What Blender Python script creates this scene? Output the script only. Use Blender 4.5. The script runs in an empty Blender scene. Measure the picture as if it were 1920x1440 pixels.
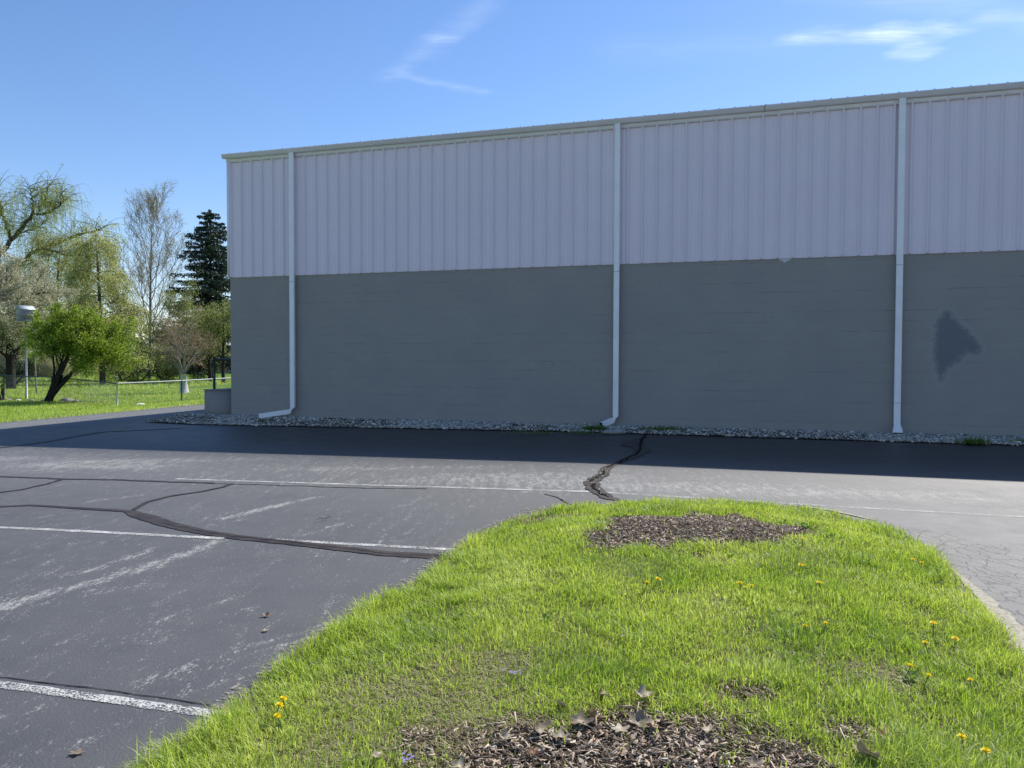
import bpy, math, random
import numpy as np
from mathutils import Matrix, Vector
R = math.radians
rng = np.random.default_rng(7)
random.seed(7)
scene = bpy.context.scene
col = scene.collection

# ------------------------------------------------------------------ camera
F_PX = 1442.0                      # focal length in pixels of the 1920 px wide photograph
CAM_H = 1.41
PITCH, ROLL = math.atan(42.0 / F_PX), 0.003
cam_d = bpy.data.cameras.new('camera'); cam = bpy.data.objects.new('camera', cam_d); col.objects.link(cam)
cam_d.sensor_width = 36.0; cam_d.lens = F_PX / 1920 * 36.0
cam_d.clip_start = 0.05; cam_d.clip_end = 3000
MROT = Matrix.Rotation(math.pi / 2 - PITCH, 4, 'X') @ Matrix.Rotation(ROLL, 4, 'Z')
cam.matrix_world = Matrix.Translation((0, 0, CAM_H)) @ MROT
scene.camera = cam

# ------------------------------------------------------------------ light
SUN = Vector((0.736, 0.7206, 1.0)).normalized()
sd = bpy.data.lights.new('sun', 'SUN'); so = bpy.data.objects.new('sun', sd); col.objects.link(so)
sd.energy = 5.0; sd.angle = R(0.55); sd.color = (1.0, 0.95, 0.87)
so.rotation_euler = SUN.to_track_quat('Z', 'Y').to_euler()
so.location = (20, 20, 30)
scene.view_settings.view_transform = 'Standard'; scene.view_settings.look = 'None'
scene.view_settings.exposure = 0.36; scene.view_settings.gamma = 1.0
scene.view_settings.use_curve_mapping = False
SKY_STRENGTH = 0.14

W = bpy.data.worlds.new('World'); scene.world = W; W.use_nodes = True
wn, wl = W.node_tree.nodes, W.node_tree.links
wn.clear()

def ray(px, py):
    v = MROT.to_3x3() @ Vector(((px - 960) / F_PX, -(py - 720) / F_PX, -1.0))
    return v.normalized()

def G(px, py, z=0.0):
    """point where the view ray of a photo pixel meets height z"""
    v = ray(px, py); t = (z - CAM_H) / v.z
    return np.array([v.x * t, v.y * t, z])

def at(px, py, depth):
    v = ray(px, py); t = depth / v.y
    return np.array([v.x * t, depth, CAM_H + v.z * t])

sky = wn.new('ShaderNodeTexSky'); sky.sky_type = 'NISHITA'; sky.sun_disc = False
sky.sun_elevation = math.asin(SUN.z); sky.sun_rotation = math.atan2(SUN.x, SUN.y)
sky.altitude = 100; sky.air_density = 1.0; sky.dust_density = 0.15; sky.ozone_density = 3.2
tc = wn.new('ShaderNodeTexCoord')
sep = wn.new('ShaderNodeSeparateXYZ'); wl.new(tc.outputs['Generated'], sep.inputs[0])
def wm(op, a, b=None, c=None):
    n = wn.new('ShaderNodeMath'); n.operation = op
    for i, v in enumerate((a, b, c)):
        if v is None: continue
        if isinstance(v, (int, float)): n.inputs[i].default_value = v
        else: wl.new(v, n.inputs[i])
    return n.outputs[0]
def wv(op, a, b=None):
    n = wn.new('ShaderNodeVectorMath'); n.operation = op
    for i, v in enumerate((a, b)):
        if v is None: continue
        if isinstance(v, (tuple, list)): n.inputs[i].default_value = v
        elif isinstance(v, (int, float)): n.inputs[3].default_value = v
        else: wl.new(v, n.inputs[i])
    return n
zc = wm('MAXIMUM', sep.outputs[2], 0.03)
cmb = wn.new('ShaderNodeCombineXYZ')
wl.new(wm('DIVIDE', sep.outputs[0], zc), cmb.inputs[0]); wl.new(wm('DIVIDE', sep.outputs[1], zc), cmb.inputs[1])
P = cmb.outputs[0]
nz = wn.new('ShaderNodeTexNoise'); nz.inputs['Scale'].default_value = 5.0; nz.inputs['Detail'].default_value = 6
wl.new(P, nz.inputs['Vector'])
dist = wv('SCALE', wv('SUBTRACT', nz.outputs['Color'], (0.5, 0.5, 0.5)).outputs[0]); dist.inputs[3].default_value = 0.13
PD = wv('ADD', P, dist.outputs[0]).outputs[0]
def skyp(px, py):
    v = ray(px, py); return (v.x / v.z, v.y / v.z, 0.0)
def wisp(p0, p1, width, amp):
    a, b = np.array(skyp(*p0)), np.array(skyp(*p1)); ba = b - a
    pa = wv('SUBTRACT', PD, tuple(a)).outputs[0]
    h = wm('DIVIDE', wv('DOT_PRODUCT', pa, tuple(ba)).outputs['Value'], float(ba @ ba))
    n = h.node; n.use_clamp = True
    s = wv('SCALE', wn_const(tuple(ba))); wl.new(h, s.inputs[3])
    d = wv('LENGTH', wv('SUBTRACT', pa, s.outputs[0]).outputs[0]).outputs['Value']
    m = wm('DIVIDE', d, width); m = wm('SUBTRACT', 1.0, m); m.node.use_clamp = True
    m = wm('POWER', m, 1.3)
    return wm('MULTIPLY', m, amp)
def wn_const(v):
    n = wn.new('ShaderNodeCombineXYZ')
    for i in range(3): n.inputs[i].default_value = v[i]
    return n.outputs[0]
nz2 = wn.new('ShaderNodeTexNoise'); nz2.inputs['Scale'].default_value = 9.0; nz2.inputs['Detail'].default_value = 8; nz2.inputs['Roughness'].default_value = 0.65
mp2 = wn.new('ShaderNodeMapping'); mp2.inputs['Rotation'].default_value = (0, 0, R(35)); mp2.inputs['Scale'].default_value = (0.6, 2.6, 1)
wl.new(P, mp2.inputs[0]); wl.new(mp2.outputs[0], nz2.inputs['Vector'])
tex = wm('MULTIPLY_ADD', nz2.outputs['Fac'], 2.0, -0.42); tex.node.use_clamp = True
masks = [wisp((925, -10), (835, 75), 0.07, 0.12), wisp((835, 75), (720, 145), 0.07, 0.09), wisp((755, 138), (900, 172), 0.06, 0.11),
         wisp((1500, 70), (1690, 66), 0.085, 0.30), wisp((1640, 62), (1735, 78), 0.09, 0.28), wisp((1690, 98), (1745, 100), 0.07, 0.30),
         wisp((1750, 50), (1795, 58), 0.06, 0.32), wisp((1860, 30), (1960, 45), 0.09, 0.22), wisp((1560, -25), (1800, 5), 0.14, 0.12),
         wisp((1180, 92), (1480, 82), 0.18, 0.05)]
tot = masks[0]
for m in masks[1:]: tot = wm('ADD', tot, m)
cf = wm('MULTIPLY', tot, tex); cf.node.use_clamp = True
hsv = wn.new('ShaderNodeHueSaturation'); hsv.inputs['Saturation'].default_value = 1.14
wl.new(sky.outputs[0], hsv.inputs['Color'])
mx = wn.new('ShaderNodeMix'); mx.data_type = 'RGBA'
tnt = wn.new('ShaderNodeMix'); tnt.data_type = 'RGBA'; tnt.blend_type = 'MULTIPLY'; tnt.inputs[0].default_value = 1.0; tnt.inputs[7].default_value = (1.0, .915, .95, 1)
wl.new(hsv.outputs[0], tnt.inputs[6])
wl.new(cf, mx.inputs[0]); wl.new(tnt.outputs[2], mx.inputs[6]); mx.inputs[7].default_value = (9.0, 9.4, 9.8, 1)
bg = wn.new('ShaderNodeBackground'); bg.inputs['Strength'].default_value = SKY_STRENGTH
wl.new(mx.outputs[2], bg.inputs['Color'])
wo = wn.new('ShaderNodeOutputWorld'); wl.new(bg.outputs[0], wo.inputs[0])

# ------------------------------------------------------------------ helpers
def tag(o, label=None, cat=None, group=None, kind=None):
    if label: o['label'] = label
    if cat: o['category'] = cat
    if group: o['group'] = group
    if kind: o['kind'] = kind
    return o

def link(o, parent=None):
    col.objects.link(o)
    if parent is not None: o.parent = parent
    return o

def empty(name, loc, rz=0.0):
    o = bpy.data.objects.new(name, None); o.location = loc; o.rotation_euler = (0, 0, rz)
    o.empty_display_size = 0.2; col.objects.link(o); return o

def mesh(name, V, polys, mat, parent=None, origin=None, attrs=None, smooth=False, face_attrs=None):
    """polys: list of (M,k) integer arrays"""
    V = np.asarray(V, dtype=np.float64).reshape(-1, 3)
    if origin is not None: V = V - np.asarray(origin, float)
    polys = [np.asarray(p, dtype=np.int64) for p in polys if len(p)]
    me = bpy.data.meshes.new(name)
    me.vertices.add(len(V)); me.vertices.foreach_set('co', V.astype(np.float32).ravel())
    lv = np.concatenate([p.ravel() for p in polys]); ks = np.concatenate([np.full(len(p), p.shape[1]) for p in polys])
    me.loops.add(len(lv)); me.loops.foreach_set('vertex_index', lv.astype(np.int32))
    me.polygons.add(len(ks)); st = np.concatenate([[0], np.cumsum(ks)[:-1]])
    me.polygons.foreach_set('loop_start', st.astype(np.int32))
    me.polygons.foreach_set('loop_total', ks.astype(np.int32))
    if smooth: me.polygons.foreach_set('use_smooth', np.ones(len(ks), dtype=bool))
    me.update(calc_edges=True)
    for k, a in (attrs or {}).items():
        at_ = me.attributes.new(k, 'FLOAT', 'POINT'); at_.data.foreach_set('value', np.asarray(a, np.float32))
    me.materials.append(mat)
    me.validate()
    o = bpy.data.objects.new(name, me)
    if origin is not None and parent is None: o.location = origin
    link(o, parent); return o

class MB:
    def __init__(s): s.V = []; s.P = {}; s.n = 0; s.A = []
    def add(s, V, polys, a=None):
        V = np.asarray(V, float).reshape(-1, 3)
        for p in polys:
            p = np.asarray(p)
            if len(p) == 0: continue
            s.P.setdefault(p.shape[1], []).append(p + s.n)
        s.V.append(V); s.n += len(V)
        s.A.append(np.broadcast_to(np.asarray(0.5 if a is None else a, float), (len(V),)))
    def box(s, x0, x1, y0, y1, z0, z1, a=None):
        V = [(x, y, z) for z in (z0, z1) for y in (y0, y1) for x in (x0, x1)]
        s.add(V, [np.array([(0, 2, 3, 1), (4, 5, 7, 6), (0, 1, 5, 4), (2, 6, 7, 3), (0, 4, 6, 2), (1, 3, 7, 5)])], a)
    def tube(s, pts, rad, sides=6, cap=True, a=None):
        pts = np.asarray(pts, float); rad = np.broadcast_to(np.asarray(rad, float), (len(pts),))
        V, Q = tube_arrays(pts, rad, sides)
        s.add(V, [Q] + ([np.array([list(range(sides))[::-1], list(range((len(pts) - 1) * sides, len(pts) * sides))])] if cap else []), a)
    def prof(s, outline, path_pts, frame):
        """sweep a closed 2-D outline through points with given frames (list of (right,up) vectors)"""
        V = []
        for p, (r, u) in zip(path_pts, frame):
            for a, b in outline: V.append(np.asarray(p) + a * np.asarray(r) + b * np.asarray(u))
        k = len(outline); n = len(path_pts); Q = []
        for i in range(n - 1):
            for j in range(k):
                Q.append((i * k + j, i * k + (j + 1) % k, (i + 1) * k + (j + 1) % k, (i + 1) * k + j))
        s.add(V, [np.array(Q)])
        return k, n
    def build(s, name, mat, parent=None, origin=None, smooth=False, rnd=False):
        V = np.concatenate(s.V); P = [np.concatenate(v) for v in s.P.values()]
        return mesh(name, V, P, mat, parent, origin, {'rnd': np.concatenate(s.A)} if rnd else None, smooth)

def tube_arrays(pts, rad, sides):
    n = len(pts)
    t = np.gradient(pts, axis=0); t /= np.linalg.norm(t, axis=1)[:, None] + 1e-9
    ref = np.where(np.abs(t[:, 2:3]) > 0.9, np.array([[1.0, 0, 0]]), np.array([[0, 0, 1.0]]))
    if np.abs(t[:, 2]).mean() > 0.5: ref = np.tile([[1.0, 0.01, 0]], (n, 1))
    else: ref = np.tile([[0.01, 0, 1.0]], (n, 1))
    u = np.cross(t, ref); u /= np.linalg.norm(u, axis=1)[:, None] + 1e-9
    v = np.cross(t, u)
    ang = np.arange(sides) * 2 * np.pi / sides
    ring = (np.cos(ang)[None, :, None] * u[:, None, :] + np.sin(ang)[None, :, None] * v[:, None, :]) * rad[:, None, None]
    V = (pts[:, None, :] + ring).reshape(-1, 3)
    i = np.arange(n - 1)[:, None] * sides; j = np.arange(sides)[None, :]; j2 = (j + 1) % sides
    Q = np.stack([i + j, i + sides + j, i + sides + j2, i + j2], -1).reshape(-1, 4)
    return V, Q

def vnoise(x, y, seed=0, scale=1.0):
    """smooth value noise 0..1 (vectorised)"""
    x = np.asarray(x) * scale; y = np.asarray(y) * scale
    xi = np.floor(x).astype(np.int64); yi = np.floor(y).astype(np.int64); fx = x - xi; fy = y - yi
    def h(a, b):
        n = (a * 374761393 + b * 668265263 + seed * 1442695041) & 0x7fffffff
        n = ((n ^ (n >> 13)) * 1274126177) & 0x7fffffff
        return ((n ^ (n >> 16)) & 0xffff) / 65535.0
    fx = fx * fx * (3 - 2 * fx); fy = fy * fy * (3 - 2 * fy)
    return (h(xi, yi) * (1 - fx) + h(xi + 1, yi) * fx) * (1 - fy) + (h(xi, yi + 1) * (1 - fx) + h(xi + 1, yi + 1) * fx) * fy

def fbm(x, y, seed=0, scale=1.0, oct=4):
    s = 0; a = 0.5; t = 0
    for i in range(oct): s = s + a * vnoise(x, y, seed + i * 17, scale * 2 ** i); t += a; a *= 0.5
    return s / t

def sstep(a, b, x):
    t = np.clip((np.asarray(x, float) - a) / (b - a), 0, 1); return t * t * (3 - 2 * t)

# ---- material node builder
class NM:
    def __init__(s, name):
        s.m = bpy.data.materials.new(name); s.m.use_nodes = True
        s.n = s.m.node_tree.nodes; s.l = s.m.node_tree.links; s.n.clear()
        s.out = s.n.new('ShaderNodeOutputMaterial')
    def set(s, sock, v):
        if hasattr(v, 'links') or isinstance(v, bpy.types.NodeSocket): s.l.new(v, sock)
        else:
            if isinstance(v, (tuple, list)) and len(v) == 3 and sock.type == 'RGBA': v = (*v, 1)
            sock.default_value = v
    def math(s, op, a, b=None, c=None, clamp=False):
        n = s.n.new('ShaderNodeMath'); n.operation = op; n.use_clamp = clamp
        for i, v in enumerate((a, b, c)):
            if v is not None: s.set(n.inputs[i], v)
        return n.outputs[0]
    def mix(s, f, a, b, mode='MIX'):
        n = s.n.new('ShaderNodeMix'); n.data_type = 'RGBA'; n.blend_type = mode
        s.set(n.inputs[0], f); s.set(n.inputs[6], a); s.set(n.inputs[7], b); return n.outputs[2]
    def coord(s, which='Object', scale=(1, 1, 1), rot=(0, 0, 0)):
        t = s.n.new('ShaderNodeTexCoord'); m = s.n.new('ShaderNodeMapping'); s.l.new(t.outputs[which], m.inputs[0])
        m.inputs['Scale'].default_value = scale; m.inputs['Rotation'].default_value = rot; return m.outputs[0]
    def noise(s, vec, scale, detail=4, rough=0.5, out='Fac', dist=0.0):
        n = s.n.new('ShaderNodeTexNoise'); s.l.new(vec, n.inputs['Vector']); n.inputs['Scale'].default_value = scale
        n.inputs['Detail'].default_value = detail; n.inputs['Roughness'].default_value = rough; n.inputs['Distortion'].default_value = dist
        return n.outputs[out]
    def voro(s, vec, scale, feature='F1', out='Distance', rand=1.0):
        n = s.n.new('ShaderNodeTexVoronoi'); n.feature = feature; s.l.new(vec, n.inputs['Vector']); n.inputs['Scale'].default_value = scale
        n.inputs['Randomness'].default_value = rand; return n.outputs[out]
    def ramp(s, f, stops, interp='LINEAR'):
        n = s.n.new('ShaderNodeValToRGB'); n.color_ramp.interpolation = interp
        e = n.color_ramp.elements
        while len(e) < len(stops): e.new(0.5)
        for i, (p, c) in enumerate(stops):
            e[i].position = p; e[i].color = (*c, 1) if len(c) == 3 else c
        s.set(n.inputs[0], f); return n.outputs[0]
    def attr(s, name):
        n = s.n.new('ShaderNodeAttribute'); n.attribute_name = name; return n.outputs['Fac']
    def maprange(s, v, a, b, c=0.0, d=1.0, smooth=False):
        n = s.n.new('ShaderNodeMapRange'); n.clamp = True
        if smooth: n.interpolation_type = 'SMOOTHSTEP'
        s.set(n.inputs[0], v); n.inputs[1].default_value = a; n.inputs[2].default_value = b; n.inputs[3].default_value = c; n.inputs[4].default_value = d
        return n.outputs[0]
    def bump(s, h, strength=0.3, dist=0.01):
        n = s.n.new('ShaderNodeBump'); n.inputs['Strength'].default_value = strength; n.inputs['Distance'].default_value = dist
        s.l.new(h, n.inputs['Height']); return n.outputs[0]
    def bsdf(s, color, rough=0.6, spec=0.5, normal=None, metal=0.0, alpha=None, connect=True):
        b = s.n.new('ShaderNodeBsdfPrincipled')
        s.set(b.inputs['Base Color'], color); s.set(b.inputs['Roughness'], rough); s.set(b.inputs['Specular IOR Level'], spec)
        s.set(b.inputs['Metallic'], metal)
        if normal is not None: s.l.new(normal, b.inputs['Normal'])
        if alpha is not None: s.set(b.inputs['Alpha'], alpha)
        if connect: s.l.new(b.outputs[0], s.out.inputs[0])
        return b
    def leafy(s, color, tcolor, trans=0.45, rough=0.5, spec=0.3):
        b = s.bsdf(color, rough, spec, connect=False)
        t = s.n.new('ShaderNodeBsdfTranslucent'); s.set(t.inputs['Color'], tcolor)
        m = s.n.new('ShaderNodeMixShader'); m.inputs[0].default_value = trans
        s.l.new(b.outputs[0], m.inputs[1]); s.l.new(t.outputs[0], m.inputs[2]); s.l.new(m.outputs[0], s.out.inputs[0])

def simple(name, color, rough=0.6, spec=0.4, var=0.12, scale=6.0, metal=0.0, bump=0.0):
    m = NM(name); c = m.coord(); n = m.noise(c, scale, 5, 0.6)
    f = m.maprange(n, 0.3, 0.7, 1 - var, 1 + var)
    k = m.mix(0.0, color, (1, 1, 1)); mm = m.n.new('ShaderNodeVectorMath'); mm.operation = 'SCALE'
    m.set(mm.inputs[0], k); m.l.new(f, mm.inputs[3])
    nrm = m.bump(m.noise(c, scale * 12, 4, 0.6), bump, 0.01) if bump else None
    m.bsdf(mm.outputs[0], rough, spec, nrm, metal); return m.m

def leafmat(name, stops, tstops, trans=0.45, spec=0.3):
    m = NM(name); a = m.attr('rnd')
    m.leafy(m.ramp(a, stops), m.ramp(a, tstops), trans, 0.5, spec); return m.m

# ------------------------------------------------------------------ terrain functions
WANG = R(17.2)
U = np.array([math.cos(WANG), -math.sin(WANG)]); NRM = np.array([-math.sin(WANG), -math.cos(WANG)])
P0 = np.array([-6.83, 19.55])
def WP(s, d, z=0.0): p = P0 + s * U + d * NRM; return np.array([p[0], p[1], z])
def edge_x(y):      # left edge of the drive beside the lawn
    return -12.8 + (np.asarray(y, float) - 19.2) * (1.77 / 8.0)
def hgt(x, y):
    x = np.asarray(x, float); y = np.asarray(y, float)
    t = np.clip(1.0 - x, 0, 13.5); z = -0.012 * t
    q = edge_x(y) - x
    return z - 0.19 * sstep(0.0, 4.5, q)

# ------------------------------------------------------------------ ground, asphalt
def grass_ground_mat():
    m = NM('lawn_ground'); c = m.coord('Object')
    n1 = m.noise(c, 0.35, 6, 0.6); n2 = m.noise(c, 14, 5, 0.7); n3 = m.noise(c, 2.2, 5, 0.6)
    k = m.ramp(m.math('ADD', m.math('MULTIPLY', n1, 0.35), m.math('ADD', m.math('MULTIPLY', n2, 0.35), m.math('MULTIPLY', n3, 0.3))),
               [(0.32, (0.045, 0.085, 0.012)), (0.48, (0.10, 0.19, 0.025)), (0.6, (0.17, 0.27, 0.04)), (0.72, (0.24, 0.27, 0.08))])
    m.bsdf(k, 0.9, 0.1, m.bump(n2, 0.6, 0.05)); return m.m
M_LAWN = grass_ground_mat()
xs = np.unique(np.concatenate([np.linspace(-900, -60, 30), np.linspace(-60, 5, 131), np.linspace(5, 60, 40), np.linspace(60, 900, 20)]))
ys = np.unique(np.concatenate([np.linspace(-300, -20, 12), np.linspace(-20, 80, 101), np.linspace(80, 1200, 30)]))
X, Y = np.meshgrid(xs, ys); Z = hgt(X, Y) - 0.03
nx, ny = len(xs), len(ys)
def gridq(nx, ny):
    i, j = np.meshgrid(np.arange(nx - 1), np.arange(ny - 1)); a = (j * nx + i).ravel()
    return np.stack([a, a + 1, a + nx + 1, a + nx], -1)
o = mesh('ground', np.stack([X, Y, Z], -1), [gridq(nx, ny)], M_LAWN, smooth=True); tag(o, kind='structure')

STREAKS = [  # worn light streaks of the sealcoat: pixel ends, half width (m), strength
    ((-60, 1150), (410, 1004), 0.10, .78), ((150, 1060), (290, 1015), 0.05, .75), ((420, 965), (585, 926), 0.08, .8), ((330, 990), (470, 965), .05, .55),
    ((170, 930), (300, 914), .07, .6), ((30, 965), (140, 948), .05, .55), ((170, 1108), (280, 1080), .04, .6), ((200, 1278), (460, 1222), .045, .5),
    ((50, 1440), (250, 1340), .03, .65), ((60, 1420), (140, 1385), .04, .6), ((700, 1020), (830, 985), .06, .55), ((640, 980), (700, 955), .05, .4),
    ((0, 855), (220, 848), .18, .5), ((190, 868), (300, 866), .14, .6), ((350, 876), (520, 872), .14, .4), ((510, 1010), (640, 1000), .06, .4),
    ((560, 920), (700, 908), .1, .3), ((1480, 930), (1760, 950), .10, .35), ((1560, 912), (1900, 935), .2, .45), ((1250, 895), (1500, 905), .12, .25),
    ((640, 1085), (760, 1050), .035, .5), ((520, 1160), (640, 1100), .035, .5), ((300, 1420), (440, 1370), .03, .5), ((240, 1440), (330, 1410), .03, .45),
    ((840, 960), (960, 940), .06, .35), ((800, 822), (870, 822), .12, .8), ((420, 880), (1100, 900), .25, .22), ((1500, 965), (1920, 1060), .5, .18),
    ((0, 1010), (300, 1000), .05, .3), ((560, 1045), (640, 1020), .05, .4), ((350, 1260), (560, 1180), .03, .45), ((1150, 860), (1900, 895), .25, .25)]
_r = np.random.default_rng(4)
for _k in range(60):
    _x, _y = _r.uniform(-60, 900), _r.uniform(860, 1400); _l = _r.uniform(40, 150) * (_y - 700) / 400; STREAKS.append(((_x, _y), (_x + _l, _y - _l * _r.uniform(.22, .42)), _r.uniform(.015, .04) * (1.5 if _y < 1000 else 1), _r.uniform(.42, .68)))
def asphalt():
    gx = np.unique(np.round(np.concatenate([[0, .4, .8], np.arange(1.2, 18.5, 0.3), np.arange(18.5 - 14.3, 18.5 + 7.6, 0.055), np.linspace(26.5, 60, 30)]), 4))
    gx = gx[np.concatenate([[True], np.diff(gx) > 0.02])]
    gy = np.unique(np.round(np.concatenate([np.linspace(-30, 1.5, 18), np.arange(1.6, 15.2, 0.055), np.linspace(15.3, 30, 40), np.linspace(31, 75, 25)]), 4))
    A, B = np.meshgrid(gx, gy)
    Xs = edge_x(B) + A
    jag = (fbm(B, B * 0, 5, 1.3, 4) - 0.5) * 0.18
    Xs = Xs + np.where(A < 0.01, jag, 0)
    Zs = hgt(Xs, B)
    w = np.zeros_like(Xs)
    wob = (fbm(Xs, B, 31, 1.1, 3) - .5) * .28; wob2 = (fbm(Xs, B, 77, 1.1, 3) - .5) * .28
    for (a, b, hw, st) in STREAKS:
        p, q = G(*a)[:2], G(*b)[:2]; d = q - p; L2 = d @ d
        px, py = Xs + wob - p[0], B + wob2 - p[1]
        t = np.clip((px * d[0] + py * d[1]) / L2, 0, 1)
        r = np.hypot(px - t * d[0], py - t * d[1])
        w = np.maximum(w, st * np.clip(1.15 - r / (hw * 1.7), 0, 1) ** 0.8)
    # general wear scatter; far sunlit band painted paler, fading where the shade begins
    w = np.maximum(w, 0.74 * sstep(6.5, 9.5, B + 0.25 * Xs) * (1 - .75 * sstep(9.0, 12.5, B + .3096 * Xs)) * (0.45 + 0.8 * fbm(Xs * .5, B * 2.2, 3, 1.0, 4)))
    w = np.maximum(w, 0.30 + 0.35 * (fbm(Xs * 1.6 - B * .5, B * .5, 8, 1.0, 3) - .3))
    pr = G(1900, 1050)[:2]
    old_sunlit = np.exp(-(((Xs - pr[0]) / 2.0) ** 2 + ((B - pr[1]) / 2.6) ** 2))          # un-sealed greyer asphalt right of the island
    right = sstep(0.9, 2.2, Xs + 0.15 * (B - 7) + 0.6 * (fbm(Xs, B, 91, .8, 3) - .5))
    crk = np.zeros_like(Xs)
    for (a, r0) in (((1880, 1090), 1.15), ((1720, 1010), .6), ((1830, 1050), .9), ((1930, 1200), .9)):
        c = G(*a)[:2]; crk = np.maximum(crk, np.clip(1.2 - np.hypot(Xs - c[0], (B - c[1])) / r0, 0, 1))
    V = np.stack([Xs, B, Zs], -1).reshape(-1, 3); n_, m_ = len(gx), len(gy)
    Qs = gridq(n_, m_)
    # skirt on the lawn side
    i0 = np.arange(m_) * n_; base = len(V); V = np.concatenate([V, V[i0] - [0.02, 0, 0.06]])
    k = np.arange(m_ - 1); sk = np.stack([i0[k], i0[k + 1], base + k + 1, base + k], -1)
    pad = lambda a: np.concatenate([a.ravel(), np.zeros(m_)])
    left = 1 - sstep(-4.0, -2.2, (Xs - P0[0]) * U[0] + (B - P0[1]) * U[1]); right = np.maximum(right, left * sstep(14, 16, B)); w = np.maximum(w, .5 * left * sstep(14, 16, B))  # left drive strip painted paler as if sunlit
    m = NM('asphalt_sealcoat'); c = m.coord('Object')
    cs = m.coord('Object', scale=(1.0, 0.38, 1), rot=(0, 0, R(-20)))
    wear_sunlit = m.attr('wear_sunlit'); old_sunlit_a = m.attr('old_sunlit'); ck = m.attr('crk')
    fine = m.noise(c, 140, 5, 0.75); agg = m.voro(c, 95); mid = m.noise(c, 3.0, 5, 0.6); big = m.noise(c, 0.5, 4, 0.55)
    spk = m.noise(cs, 75, 6, 0.9); spk2 = m.noise(cs, 15, 6, 0.75); spk3 = m.noise(m.coord('Object', scale=(1, .12, 1), rot=(0, 0, R(-20))), 14, 5, .7)
    sp = m.math('ADD', m.math('MULTIPLY', spk, 0.58), m.math('ADD', m.math('MULTIPLY', spk2, 0.25), m.math('MULTIPLY', spk3, 0.17)))
    thr = m.maprange(wear_sunlit, 0.0, 1.0, 0.63, 0.455)
    worn = m.maprange(m.math('SUBTRACT', sp, thr), -0.004, 0.02)
    basec = m.mix(m.maprange(mid, .3, .7), (0.042, 0.043, 0.046), (0.060, 0.061, 0.063))
    basec = m.mix(m.math('MULTIPLY', m.maprange(big, .35, .65), 0.35), basec, (0.085, 0.085, 0.087))
    basec = m.mix(m.math('MULTIPLY', old_sunlit_a, 0.75), basec, (0.118, 0.117, 0.115))
    basec = m.mix(m.maprange(fine, .56, .72, 0, .5), basec, (0.13, 0.13, 0.128))
    basec = m.mix(m.math('MULTIPLY', worn, 0.8), basec, (0.36, 0.35, 0.32))  # worn also carries the painted sunlit far band and left strip
    vc = m.coord('Object', scale=(1, 0.55, 1), rot=(0, 0, R(35))); dn = m.noise(vc, 6, 4, 0.6, 'Color')
    va = m.n.new('ShaderNodeVectorMath'); va.operation = 'MULTIPLY_ADD'; m.l.new(dn, va.inputs[0]); va.inputs[1].default_value = (.22, .22, 0); m.l.new(vc, va.inputs[2])
    ed = m.voro(va.outputs[0], 9.0, 'DISTANCE_TO_EDGE'); crack = m.math('MULTIPLY', m.maprange(ed, 0.005, 0.045, 1, 0), m.maprange(m.math('ADD', ck, m.math('MULTIPLY', m.noise(c, 5.0, 4, .7), 1.3)), 1.08, 1.25))
    basec = m.mix(m.math('MULTIPLY', crack, .6), basec, (0.012, 0.011, 0.010))
    bldg_shade = m.attr('bldg_shade'); basec = m.mix(m.math('MULTIPLY', bldg_shade, .8), basec, (.016, .017, .020))  # building's shade painted into the asphalt, darker and smoother towards the wall
    h = m.math('ADD', m.math('MULTIPLY', fine, 0.6), m.math('SUBTRACT', m.math('MULTIPLY', agg, 0.7), m.math('MULTIPLY', crack, 2.0)))
    rg = m.maprange(m.math('ADD', mid, m.math('MULTIPLY', worn, .3)), .3, .9, .72, .84)
    rg = m.math('SUBTRACT', rg, m.math('MULTIPLY', bldg_shade, .3))
    m.bsdf(basec, rg, m.math('SUBTRACT', 1.0, m.math('MULTIPLY', bldg_shade, .6)), m.bump(h, 0.5, 0.004))
    o = mesh('asphalt', V, [Qs, sk], m.m, attrs={'wear_sunlit': pad(w), 'old_sunlit': pad(np.maximum(left * sstep(14, 16, B) * .9, np.clip((right * .7 + old_sunlit * .3 + .6 * sstep(6.0, 9.5, B + .25 * Xs)) * (1 - .8 * sstep(9.5, 13.0, B + .3096 * Xs)), 0, 1))), 'crk': pad(crk), 'bldg_shade': pad(sstep(-4.5, -1.5, (Xs - P0[0]) * U[0] + (B - P0[1]) * U[1]) * (1 - sstep(4.0, 8.0, -((Xs - P0[0]) * -NRM[0] + (B - P0[1]) * -NRM[1]))))}, smooth=False)  # pale sunlit far band and left strip, dark building shade, painted in here
    return tag(o, kind='structure')
asphalt()

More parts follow.
